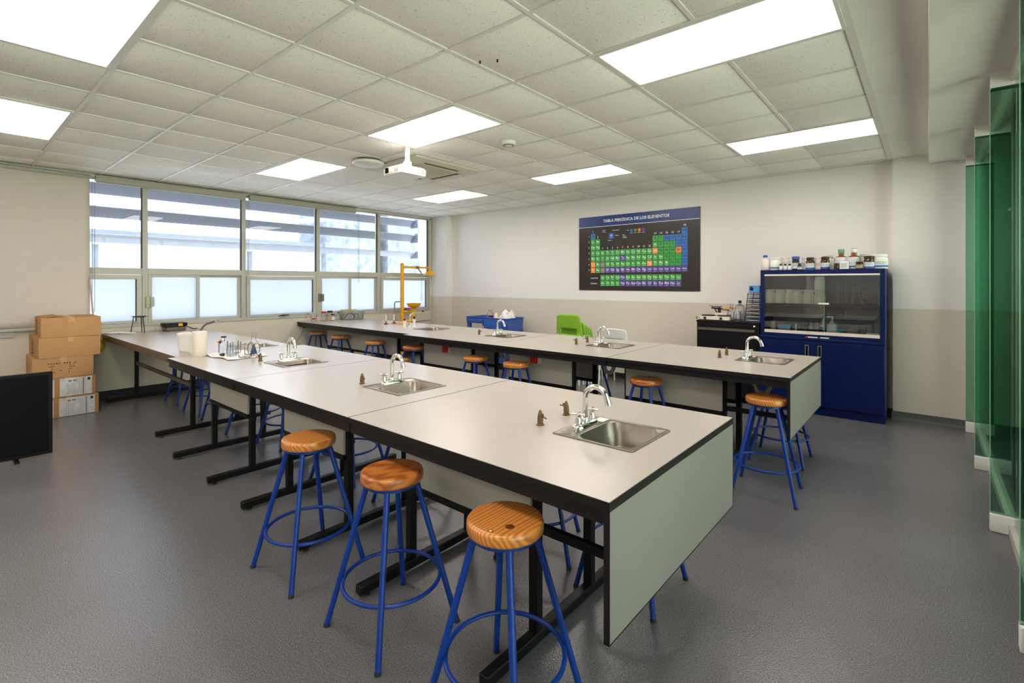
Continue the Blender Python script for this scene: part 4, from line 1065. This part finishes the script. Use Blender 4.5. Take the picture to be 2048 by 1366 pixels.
# ================================================================ BLUE CART
t = thing('utility_cart', 'blue plastic service cart against the back wall, cluttered with supplies', 'cart', (-5.93, 6.49, 0))
cw, cl = .485, .245
def tray(z0, z1, nm):
    o = MB().loft([rrect(-cw, cw, -cl, cl, .04, z0, 3), rrect(-cw, cw, -cl, cl, .04, z1 - .02, 3), rrect(-cw-.012, cw+.012, -cl-.012, cl+.012, .045, z1 - .01, 3), rrect(-cw-.012, cw+.012, -cl-.012, cl+.012, .045, z1, 3), rrect(-cw+.012, cw-.012, -cl+.012, cl-.012, .035, z1, 3), rrect(-cw+.02, cw-.02, -cl+.02, cl-.02, .035, z0 + .02, 3)], True, True)
    return o.build(nm, M['cart'], t)
tray(.775, .885, 'top_tray'); tray(.42, .50, 'shelf'); tray(.12, .20, 'shelf')
for x in (-1, 1):
    for y in (-1, 1): MB().loft([rrect(x*(cw-.05)-.04, x*(cw-.05)+.04, y*(cl-.045)-.03, y*(cl-.045)+.03, .015, .18, 2), rrect(x*(cw-.05)-.04, x*(cw-.05)+.04, y*(cl-.045)-.03, y*(cl-.045)+.03, .015, .79, 2)]).build('post', M['cart'], t)
MB().box(cw - .02, cw + .006, -cl + .05, cl - .05, .52, .77).box(cw - .015, cw + .012, -cl + .03, cl - .03, .66, .68).build('side_panel', M['cart'], t, bevel=.004)
MB().box(-.02, .40, -cl - .018, -cl + .02, .70, .86).build('drawer', M['cart'], t, bevel=.006)
MB().box(-.46, -.06, -cl - .010, -cl + .0, .80, .85).build('label_rail', M['cart'], t, bevel=.004)
for x in (-.4, .4):
    for y in (-.18, .18):
        MB().tube([(x - .014, y, .05), (x + .014, y, .05)], .05, 16).bar((x, y, .05), (x, y, .13), .03, .05).build('caster', M['rubber'], t)
bottle('clear crumpled plastic bottle at the back of the blue cart', (-6.10, 6.56, .80), .06, .21, 'plasticclear', 'plasticclear', .5, .15)
bottle('small red-labelled jar with a dark lid on the blue cart', (-5.93, 6.40, .80), .035, .115, 'redcap', 'rubber', .8, .25, None, None, 'jar', 'jar')
t = thing('toy_block_set', 'yellow and teal plastic pieces piled on the blue cart', 'plastic pieces', (-5.82, 6.42, .80))
MB().box(-.05, .05, -.03, .03, 0, .07).build('base', M['teal'], t, bevel=.01)
MB().lathe([(0, .07), (.045, .07), (.04, .13), (.02, .16), (0, .165)], 14).build('top', M['cream'], t)
MB().lathe([(0, .13), (.02, .135), (.015, .17), (0, .172)], 10, (.04, 0, 0)).build('top', M['yellow'], t)
t = thing('plastic_bag', 'crumpled white plastic bag bulging over the rim of the blue cart', 'bag', (-5.64, 6.50, .80))
def bag(u, v):
    a = 2 * PI * u; r = .125 * (1 - .55 * v ** 2) * (1 + .12 * math.sin(5 * a + 6 * v) + .07 * math.sin(9 * a))
    return (r * 1.25 * math.cos(a) + .02 * v, r * math.sin(a), .005 + .20 * v ** .8 * (1 + .12 * math.sin(3 * a)))
MB().grid(bag, 40, 10).build('film', M['paper'], t)
MB().lathe([(0, .10), (.06, .12), (.055, .17), (.02, .19), (0, .19)], 14, (.03, -.03, 0)).build('contents', M['tan'], t)
tag(MB().loft([rrect(-.06, .06, -.05, .05, .015, 0, 3), rrect(-.07, .07, -.06, .06, .015, .285, 3)], True, True).build('white_tub', M['paper'], None, (-6.02, 6.36, .441)), 'upright white tub standing on the shelf of the blue cart, behind the faucet', 'tub')
tag(MB().loft([rrect(-.07, .07, -.05, .05, .015, 0, 3), rrect(-.085, .085, -.06, .06, .015, .22, 3)], True, True).build('white_tub', M['paper'], None, (-6.26, 6.36, .441)), 'low white tub at the left end of the blue cart shelf', 'tub')

# ================================================================ CHAIRS
def chair(label, loc, m, legm, group=None, rz=0.0, hb=.39, wb=.225, top=1.03):
    t = thing('plastic_chair', label, 'chair', loc, rz, group)
    nu, nv = 16, 14
    P = lambda u, v: ((-wb + 2 * wb * u) * (1 - .10 * v * v + .05 * (1 - v)), .035 * ((2 * u - 1) ** 2) - .05 * (v - .3) * (v > .3) + .015, (top - hb) + hb * v - .02 * (2 * u - 1) ** 4 * v)
    vs = [P(i / nu, j / nv) for i in range(nu + 1) for j in range(nv + 1)]
    fs = [(i*(nv+1)+j, (i+1)*(nv+1)+j, (i+1)*(nv+1)+j+1, i*(nv+1)+j+1) for i in range(nu) for j in range(nv) if not (3 <= i <= 12 and 3 <= j <= 5)]
    MB().add(vs, fs).build('backrest', M[m], t, solid=.008)
    MB().grid(lambda u, v: ((-.22 + .44 * u), .04 + .40 * v, .45 + .17 * max(0, .35 - v) ** 2 * 4 - .03 * max(0, v - .85) * 6 + .02 * (2 * u - 1) ** 2), 10, 10).build('seat', M[m], t, solid=.008)
    for s in (-1, 1):
        MB().tube([(s * .19, .03, .72), (s * .205, .02, .50), (s * .215, -.02, .20), (s * .22, -.03, .0)], .011, 8).build('leg', M[legm], t)
        MB().tube([(s * .20, .10, .452), (s * .205, .36, .445), (s * .215, .42, .20), (s * .22, .44, .0)], .011, 8).build('leg', M[legm], t)
    return t
cx = -4.10
for k in range(5):
    lb = ['top lime green chair of the stack, its back with a long slot facing the room', 'second lime green chair in the stack, edge showing behind the top one', 'third lime green chair in the stack by the back wall',
          'fourth lime green chair in the stack by the back wall', 'lowest lime green chair of the stack by the back wall'][k]
    if k == 0: c0 = chair(lb, (cx, 6.10, .02 + .16), 'green', 'white', 'stacked lime green chairs'); c0.location.z = .0
    else:
        c = copy_tree(c0); c['label'] = lb
        c.location = (cx + .012 * k + .01, 6.14 + .05 * k, -.0)
for k, c in enumerate([o for o in COL.objects if o.name.startswith('plastic_chair')]):
    # chairs nest: each one forward and higher than the one below it
    for ch in c.children:
        if ch.name.startswith(('backrest', 'seat')): ch.location.z = (-.075 - .033 * k) if k else 0
chair('white plastic chair beside the stack of lime green chairs', (-3.45, 6.30, 0), 'white', 'white', None, 0.0, .26, .215, .84)

# ================================================================ TOOL CHEST AND WHAT STANDS ON IT
t = thing('drawer_chest', 'black steel drawer chest left of the blue cabinet', 'chest', (-1.94, 6.69, 0))
MB().box(-.374, .374, -.225, .235, .06, .995).build('body', M['black'], t, bevel=.004)
MB().box(-.378, .378, -.24, .237, .99, 1.012).build('top', M['black'], t, bevel=.004)
for z0, z1 in ((.935, .985), (.66, .925), (.37, .65), (.08, .36)):
    d = MB().box(-.352, .352, -.240, -.22, z0, z1).build('drawer', M['black'], t, bevel=.003)
    if z1 < .93: MB().box(-.35, .33, -.252, -.238, z1 - .008, z1).box(-.35, .33, -.256, -.250, z1 - .034, z1 - .024).box(-.35, .33, -.252, -.24, z1 - .03, z1 - .004).build('handle', M['steel'], d)
MB().lathe([(.011, 0), (.011, .006), (.008, .009), (0, .009)], 14).build('lock', M['white'], t, (.325, -.24, .965)).rotation_euler.x = PI / 2
for x in (-.33, .33):
    for y in (-.18, .18): MB().lathe([(.025, 0), (.03, .03), (.02, .06)], 12, (x, y, 0)).build('foot', M['rubber'], t)
ZT = 1.012
t = thing('double_hot_plate', 'cream twin hot plate with black knobs on the black chest', 'hot plate', (-2.12, 6.62, ZT))
MB().loft([rrect(-.20, .20, -.125, .12, .02, .008, 3), rrect(-.20, .20, -.12, .12, .02, .05, 3)], True, True).build('body', M['cream'], t)
for x in (-.10, .10):
    MB().lathe([(.085, .05), (.088, .058), (.08, .062), (0, .062)], 24, (x, .01, 0)).build('burner', M['rubber'], t)
    MB().lathe([(.017, 0), (.017, .012), (.012, .016), (0, .016)], 14).build('knob', M['rubber'], t, (x, -.124, .028)).rotation_euler.x = PI / 2
for x in (-.17, .17): MB().box(x - .02, x + .02, -.1, .1, 0, .01).build('foot', M['rubber'], t)
MB().tube([(-.20, 0, .03), (-.235, -.01, .035), (-.245, -.04, .02), (-.225, -.07, .012), (-.17, -.13, .03)], .005, 8).build('cord', M['rubber'], t)
t = thing('balance', 'small brass and black beam balance standing on the twin hot plate', 'balance', (-2.09, 6.66, ZT + .063))
MB().box(-.05, .10, -.05, .05, 0, .03).build('base', M['cream'], t, bevel=.004)
MB().bar((-.10, 0, .09), (.12, 0, .07), .024, .018).bar((0, 0, .03), (.0, 0, .10), .03).bar((-.06, 0, .08), (-.03, 0, .03), .012).build('beam', M['rubber'], t)
MB().lathe([(.0, .10), (.065, .105), (.07, .112), (.0, .114)], 18, (-.03, 0, 0)).build('pan', M['brass'], t)
MB().box(.05, .17, -.02, .02, .075, .09).build('weight_bar', M['orange'], t)
MB().bar((-.13, 0, .118), (-.08, 0, .116), .008).build('pointer', M['steel'], t)
bottle('tall plastic wash bottle with a white label, left of the pair on the chest', (-1.955, 6.72, ZT), .05, .21, 'plasticclear', 'plasticclear', .35, .18, 'labw')
bottle('taller plastic wash bottle with a nozzle, right of the pair on the chest', (-1.86, 6.74, ZT), .055, .255, 'plasticclear', 'rubber', .3, .15, 'labw')
beaker('small clear beaker in front of the left wash bottle on the chest', (-1.885, 6.56, ZT), .035, .08, 'clear beakers on the black chest')
beaker('tall clear beaker in front of the right wash bottle on the chest', (-1.835, 6.53, ZT), .04, .11, 'clear beakers on the black chest')
beaker('clear beaker at the foot of the wire letter trays', (-1.745, 6.53, ZT), .035, .095, 'clear beakers on the black chest')
beaker('milky measuring cup between the two wash bottles on the chest', (-1.80, 6.62, ZT), .04, .13, None, 'plasticclear', 'cup')
t = thing('letter_trays', 'tall stack of dark blue wire letter trays holding papers, beside the cabinet', 'letter trays', (-1.655, 6.64, ZT))
for k in range(8):
    z = .012 + .046 * k; xo = .012 * (k // 2); w_ = .088
    r = MB()
    for (a, b) in (((-w_ + xo, -.13), (w_, -.13)), ((w_, -.13), (w_, .13)), ((w_, .13), (-w_ + xo, .13)), ((-w_ + xo, .13), (-w_ + xo, -.13))):
        r.bar((a[0], a[1], z), (b[0], b[1], z), .007); r.bar((a[0], a[1], z + .02), (b[0], b[1], z + .02), .005)
    for q in range(5): x = -w_ + xo + (2 * w_ - xo) * q / 4; r.bar((x, -.13, z), (x, .13, z), .004)
    r = r.build('tray', M['navy'], t)
    if k < 5: MB().box(-w_ + xo + .006, w_ - .006, -.125, .12, z + .004, z + .018).build('papers', M['cream'], r)
for x, y in ((-.082, -.13), (.086, -.13), (.086, .13), (-.082, .13)): MB().bar((x, y, 0), (x + (.035 if x < 0 else 0), y, .36), .006).build('post', M['navy'], t)
MB().bar((-.088, -.135, .0), (.088, -.135, .0), .008).bar((.088, -.135, 0), (.088, -.135, .16), .007).build('front_hoop', M['cart'], t)
t = thing('glove_box', 'sky blue glove box with a dark printed hand, on top of the letter trays', 'box', (-1.635, 6.64, ZT + .363))
MB().box(-.062, .062, -.11, .11, 0, .085).build('carton', M['skyblue'], t, bevel=.002)
k = MB()
k.lathe([(0, 0), (.022, 0), (.0, .0008)], 14)
k.v = [(x - .03, -.1102 - abs(z), y + .045) for x, y, z in k.v]
for q in range(4): k.bar((-.03 - .02 + .011 * q, -.1106, .055), (-.03 - .03 + .017 * q, -.1106, .078), .007, .0008)
k.build('hand_print', M['navy'], t)

# ================================================================ BLUE CABINET
CX0, CX1, CF = -1.565, -0.347, 6.45
t = thing('chemical_cabinet', 'navy steel cabinet with a glass-fronted hutch above two solid doors', 'cabinet', ((CX0 + CX1) / 2, 6.69, 0))
ox = (CX0 + CX1) / 2; a0, a1 = CX0 - ox, CX1 - ox; fy = CF - 6.69; by = .24
MB().box(a0 + .003, a1 - .003, fy + .03, by, 0.0, .09).build('plinth', M['navy'], t)
MB().box(a0, a1, fy + .018, by, .085, .835).build('body', M['navy'], t, bevel=.003)
MB().box(a0 - .004, a1 + .004, fy - .006, by, .835, .868).build('worktop', M['navy'], t, bevel=.006)
dm = (1630 - 1570) * 0 - .055
xm = -1.005 - ox
for nm, (p, q), hx in (('left', (a0 + .006, xm - .002), -1.06 - ox), ('right', (xm + .002, a1 - .006), -.935 - ox)):
    d = MB().box(p, q, fy, fy + .018, .10, .828).build('door', M['navy'], t, bevel=.003)
    hnd = MB().box(hx - .018, hx + .018, fy - .003, fy + .001, .655, .785).build('handle_plate', M['lgrey'], d, bevel=.002)
    MB().box(hx - .012, hx + .012, fy - .004, fy - .002, .662, .778).build('handle_recess', M['tv'], d)
u0, u1, uf = a0 + .012, a1, fy + .028
MB().box(u0, u0 + .045, uf, by, .868, 1.648).box(u1 - .045, u1, uf, by, .868, 1.648).box(u0 + .045, u1 - .045, uf, by, 1.595, 1.648).box(u0 + .045, u1 - .045, uf, by, .868, .905).build('hutch', M['navy'], t, bevel=.003)
MB().box(u0 + .045, u1 - .045, by - .012, by, .905, 1.595).build('back_panel', M['greyback'], t)
MB().box(u0 + .045, u1 - .045, uf + .05, by - .012, 1.232, 1.252).build('shelf', M['navy'], t, bevel=.002)
MB().box(u0 + .045, u1 - .045, uf - .001, uf + .018, 1.580, 1.597).build('top_track', M['white'], t)
MB().box(u0 + .045, u1 - .045, uf - .001, uf + .03, .905, .940).build('bottom_track', M['cream'], t)
for (p, q, yy) in ((u0 + .045, -.895 - ox, uf + .008), (-1.075 - ox, u1 - .045, uf + .020)):
    gl = MB().box(p, q, yy, yy + .004, .935, 1.585).build('glass_door', M['cabglass'], t)
MB().box(-.898 - ox, -.895 - ox, uf + .007, uf + .013, .935, 1.585).build('glass_edge', M['gedge'], gl)
MB().lathe([(.009, 0), (.009, .004), (0, .005)], 12).build('glass_lock', M['steel'], t, (-.93 - ox, uf + .007, 1.225)).rotation_euler.x = PI / 2
ZL, ZU = .906, 1.2525
# markers on the ledge
for x, m, lb, ln in ((-1.03, 'redcap', 'red-capped marker lying on the cabinet ledge', .05), (-.975, 'labw', 'white marker in the middle of the cabinet ledge', .07), (-.89, 'rubber', 'dark marker at the right of the three on the cabinet ledge', .09)):
    t = thing('marker', lb, 'marker', (x, 6.459, .8755), 0, 'markers on the cabinet ledge')
    MB().tube([(-ln / 2, 0, 0), (ln / 2, 0, 0)], .007, 10).build('barrel', M['labw'], t)
    MB().tube([(-ln / 2 - .02, 0, 0), (-ln / 2 + .006, 0, 0)], .0074, 10).build('cap', M[m], t)
# jars on the upper shelf, left half
for k, (x, w_, nm) in enumerate(((-1.472, .058, 'leftmost'), (-1.358, .056, 'second'), (-1.262, .043, 'third, slightly narrower'), (-1.172, .056, 'fourth'), (-1.062, .055, 'fifth'))):
    jar('%s of the five milky jars in a row behind the cabinet glass' % nm, (x, 6.575, ZU), w_, .165, group='milky jars behind the cabinet glass')
jar('lower milky jar of the tall pair behind the cabinet glass', (-.952, 6.585, ZU), .058, .155, group='milky jars behind the cabinet glass')
jar('upper milky jar stacked on another behind the cabinet glass', (-.952, 6.585, ZU + .156), .056, .155, group='milky jars behind the cabinet glass')
tag(MB().loft([rrect(-.05, .05, -.03, .03, .006, 0, 2), rrect(-.05, .05, -.03, .03, .006, .018, 2)], True, True).build('white_tray', M['labw'], None, (-.90, 6.505, ZU)), 'thin white tray in front of the tall jar pair behind the cabinet glass', 'tray')
def cyl(label, loc, r, h):
    t = thing('measuring_cylinder', label, 'measuring cylinder', loc, 0, 'measuring cylinders in the cabinet')
    MB().lathe([(r, .012), (r, h), (r * 1.25, h + .003), (r * .9, h), (r * .9, .015), (0, .015)], 18).build('tube', M['glass'], t)
    MB().lathe([(0, 0), (r * 2.1, 0), (r * 2.1, .006), (r * 1.2, .012), (0, .013)], 6).build('base', M['plasticclear'], t)
cyl('slim measuring cylinder, left of the three in the cabinet', (-.81, 6.58, ZU), .012, .23)
cyl('tallest measuring cylinder in the cabinet', (-.745, 6.60, ZU), .017, .265)
cyl('measuring cylinder beside the round flasks in the cabinet', (-.675, 6.57, ZU), .013, .215)
flask('stoppered round flask with a milky neck in the cabinet', (-.632, 6.58, ZU), .045, .225, .018, 'vol')
flask('round boiling flask behind the stoppered flask in the cabinet', (-.585, 6.66, ZU), .048, .13, .02, 'bal')
flask('flask with a flared top in the middle of the cabinet shelf', (-.545, 6.57, ZU), .034, .185, .017, 'erlen')
flask('shortest flask on the cabinet shelf', (-.492, 6.60, ZU), .036, .145, .012, 'vol')
flask('flask at the right end of the cabinet shelf', (-.437, 6.58, ZU), .04, .165, .013, 'vol')
# lower compartment
tag(MB().lathe([(.036, 0), (.036, .004), (.026, .125), (.022, .128), (0, .128)], 20).build('ceramic_cup', M['tan'], None, (-1.44, 6.60, ZL)), 'upturned tan cup at the left of the lower cabinet compartment', 'cup')
t = thing('tissue_box', 'sky blue box standing in the lower cabinet compartment', 'box', (-1.305, 6.555, ZL))
MB().box(-.062, .062, -.035, .035, 0, .095).build('carton', M['skyblue'], t, bevel=.002)
MB().box(-.066, .066, -.039, .039, .075, .098).build('lid', M['skyblue'], t, bevel=.002)
t = thing('tube_rack', 'long dark rack for test tubes in the lower cabinet compartment', 'rack', (-1.13, 6.70, ZL))
for z in (.03, .075): MB().box(-.22, .22, -.03, .03, z, z + .008).build('plate', M['navy'], t)
for x in (-.215, .215): MB().box(x - .005, x + .005, -.03, .03, 0, .083).build('end_plate', M['navy'], t)
for k in range(14):
    x = -1.33 + .031 * k
    tb = thing('test_tube', ('test tube %s of the dark rack in the lower cabinet' % ['at the left end', 'second from the left end', 'third from the left end', 'fourth from the left end', 'fifth from the left end', 'sixth from the left end', 'seventh from the left end', 'seventh from the right end', 'sixth from the right end', 'fifth from the right end', 'fourth from the right end', 'third from the right end', 'second from the right end', 'at the right end'][k]), 'test tube', (x, 6.70, ZL + .022), 0, 'test tubes in the cabinet rack')
    h_ = .10 if k < 5 else .125
    MB().lathe([(0, 0), (.008, .003), (.0115, .012), (.0115, h_), (.0135, h_ + .002), (.0105, h_), (.0105, .013), (0, .005)], 12).build('body', M['glass'], tb)
for k, (x, h_) in enumerate(((-1.16, .12), (-1.105, .125), (-1.045, .15), (-.985, .145), (-.93, .14))):
    beaker(['tall clear tumbler at the left of the five in the lower cabinet', 'second clear tumbler from the left in the lower cabinet', 'tallest clear tumbler in the lower cabinet', 'fourth clear tumbler from the left in the lower cabinet', 'clear tumbler next to the pump bottle in the lower cabinet'][k], (x, 6.585 + .02 * (k % 2), ZL), .025, h_, 'clear tumblers in the lower cabinet', 'glass', 'tumbler')
tag(MB().tube([(0, 0, 0), (.006, 0, .11)], .010, 10).build('white_rod', M['labw'], None, (-1.19, 6.545, ZL)), 'short white plastic rod standing before the tumblers in the cabinet', 'rod')
t = thing('pump_bottle', 'milky pump bottle in the middle of the lower cabinet compartment', 'bottle', (-.83, 6.57, ZL))
MB().loft([rrect(-.05, .05, -.032, .032, .015, 0, 3), rrect(-.052, .052, -.034, .034, .016, .01, 3), rrect(-.052, .052, -.034, .034, .016, .115, 3), rrect(-.03, .03, -.025, .025, .016, .135, 3), rrect(-.018, .018, -.018, .018, .012, .14, 3)], True, True).build('body', M['soap'], t)
p = MB().lathe([(.024, .138), (.024, .158), (.010, .162), (.006, .165), (.006, .20)], 16).build('pump', M['white'], t)
MB().bar((.012, 0, .203), (-.05, 0, .206), .013).build('spout', M['white'], p)
t = thing('plastic_cup', 'teal and yellow plastic cup in the lower cabinet compartment', 'cup', (-.757, 6.56, ZL))
MB().lathe([(0, 0), (.032, 0), (.034, .035)], 20).build('yellow_half', M['yellow'], t)
MB().lathe([(.034, .035), (.037, .072), (.030, .073), (0, .06)], 20).build('teal_half', M['teal'], t)
tag(MB().lathe([(0, 0), (.06, 0), (.074, .02), (.06, .045), (.03, .058), (0, .06)], 22).build('stone_mortar', M['tan'], None, (-.648, 6.60, ZL)), 'low tan stone lump in the lower cabinet compartment', 'mortar')
bottle('clear jar with a pale lid near the right end of the lower cabinet', (-.548, 6.58, ZL), .035, .10, 'glass', 'lgrey', .9, .14, None, None, 'jar', 'jar')
tag(MB().box(-.055, .055, -.03, .03, 0, .045).build('white_carton', M['labw'], None, (-.46, 6.55, ZL), bevel=.002), 'small white carton at the right end of the lower cabinet', 'box')

# ================================================================ BOTTLES ON TOP OF THE CABINET
ZB = 1.649
G = 'bottles on top of the cabinet'
bottle('white bottle with a blue cap at the left end of the cabinet top', (-1.525, 6.60, ZB), .05, .185, 'jarp', 'bluecap', .45, .15, None, None, 'bottle', 'bottle', G, .72)
jar('white jar with a thin blue stripe, second on the cabinet top', (-1.418, 6.60, ZB), .055, .155, 'jar', 'white', None, (.16, .28, 'labb'), G)
jar('plain white jar behind the three tiny vials on the cabinet top', (-1.335, 6.74, ZB), .05, .165, 'jarp', 'white', None, None, G)
for k, x in enumerate((-1.342, -1.296, -1.25)):
    bottle(['leftmost of the three tiny dark-capped vials on the cabinet top', 'middle of the three tiny dark-capped vials on the cabinet top', 'rightmost of the three tiny dark-capped vials on the cabinet top'][k], (x, 6.535, ZB), .019, .072, 'labw', 'darkcap', .6, .3, None, None, 'vial', 'vial', 'tiny vials on the cabinet top')
bottle('black bottle with a bright blue cap on the cabinet top', (-1.195, 6.58, ZB), .037, .158, 'rubber', 'bluecap', .95, .22, 'labw', None, 'bottle', 'bottle', G, .9)
bottle('small black square-labelled bottle beside the blue-capped one on the cabinet top', (-1.145, 6.53, ZB), .024, .075, 'rubber', 'rubber', .6, .28, 'labw', None, 'bottle', 'bottle', G)
jar('white jar with a banded lid between two dark bottles on the cabinet top', (-1.105, 6.68, ZB), .045, .155, 'jarp', 'white', 'labw', None, G)
bottle('brown bottle with a white label edged in royal blue, cabinet top', (-1.045, 6.57, ZB), .044, .142, 'amber', 'darkcap', .75, .22, 'labw', (.0, .22, 'labb'), 'bottle', 'bottle', G, .86)
jar('blush white jar between the two brown bottles on the cabinet top', (-.965, 6.62, ZB), .047, .148, 'jarp', 'white', 'jarp', None, G)
bottle('brown bottle with a pale blue banded label, cabinet top', (-.895, 6.56, ZB), .045, .145, 'amber', 'darkcap', .75, .22, 'labw', (.08, .26, 'labb'), 'bottle', 'bottle', G, .86)
jar('white jar with a pale yellow lid behind the brown bottle on the cabinet top', (-.885, 6.72, ZB), .047, .165, 'jar', 'cream', None, None, G)
flask('small clear flask beside the big green-capped bottle on the cabinet top', (-.825, 6.58, ZB), .034, .125, .014, 'erlen')
bottle('large clear brown-shouldered bottle with a green cap, cabinet top', (-.750, 6.62, ZB), .066, .225, 'amber2', 'gcap', .4, .2, 'labw', None, 'bottle', 'bottle', G, .68, 0, (.06, .74))
bottle('tiny dark brown jar before the green-capped bottle on the cabinet top', (-.782, 6.52, ZB), .028, .065, 'amber', 'amber', .9, .1, None, None, 'jar', 'jar', G)
t = thing('white_carton', 'small white printed carton before the green-capped bottle', 'box', (-.710, 6.52, ZB))
MB().box(-.042, .042, -.025, .025, 0, .085).build('carton', M['labw'], t, bevel=.002)
k = MB()
for q in range(5): k.box(-.032, .028 - .008 * (q % 2), -.0262, -.025, .014 + .011 * q, .018 + .011 * q)
k.build('label_print', M['lgrey'], t)
bottle('large amber bottle with a clear neck and dark lid, cabinet top', (-.630, 6.60, ZB), .062, .225, 'amber2', 'jar', .42, .19, 'labw', (.10, .20, 'labb'), 'bottle', 'bottle', G, .68, 0, (.03, .72))
MB().lathe([(.028, .2245), (.028, .229), (0, .2295)], 18).build('lid', M['rubber'], [o for o in COL.objects if o.get('label', '').startswith('large amber bottle')][0])
bottle('small amber bottle with a beige label on the cabinet top', (-.575, 6.53, ZB), .034, .078, 'amber', 'darkcap', .8, .14, 'tan', None, 'bottle', 'bottle', G, .88)
jar('white jar with dark stripes behind the small amber bottle, cabinet top', (-.545, 6.74, ZB), .05, .17, 'jarp', 'cream', 'labw', None, G)
bottle('squat dark jar with a blue-edged white label on the cabinet top', (-.492, 6.56, ZB), .048, .138, 'amber', 'darkcap', .85, .22, 'labw', (.03, .24, 'labb'), 'jar', 'jar', G, .88)
jar('wide greenish white tub at the right end of the cabinet top', (-.405, 6.62, ZB), .076, .155, 'jar', 'gcap' if False else 'jar', 'labw', (.14, .28, 'labb'), G)
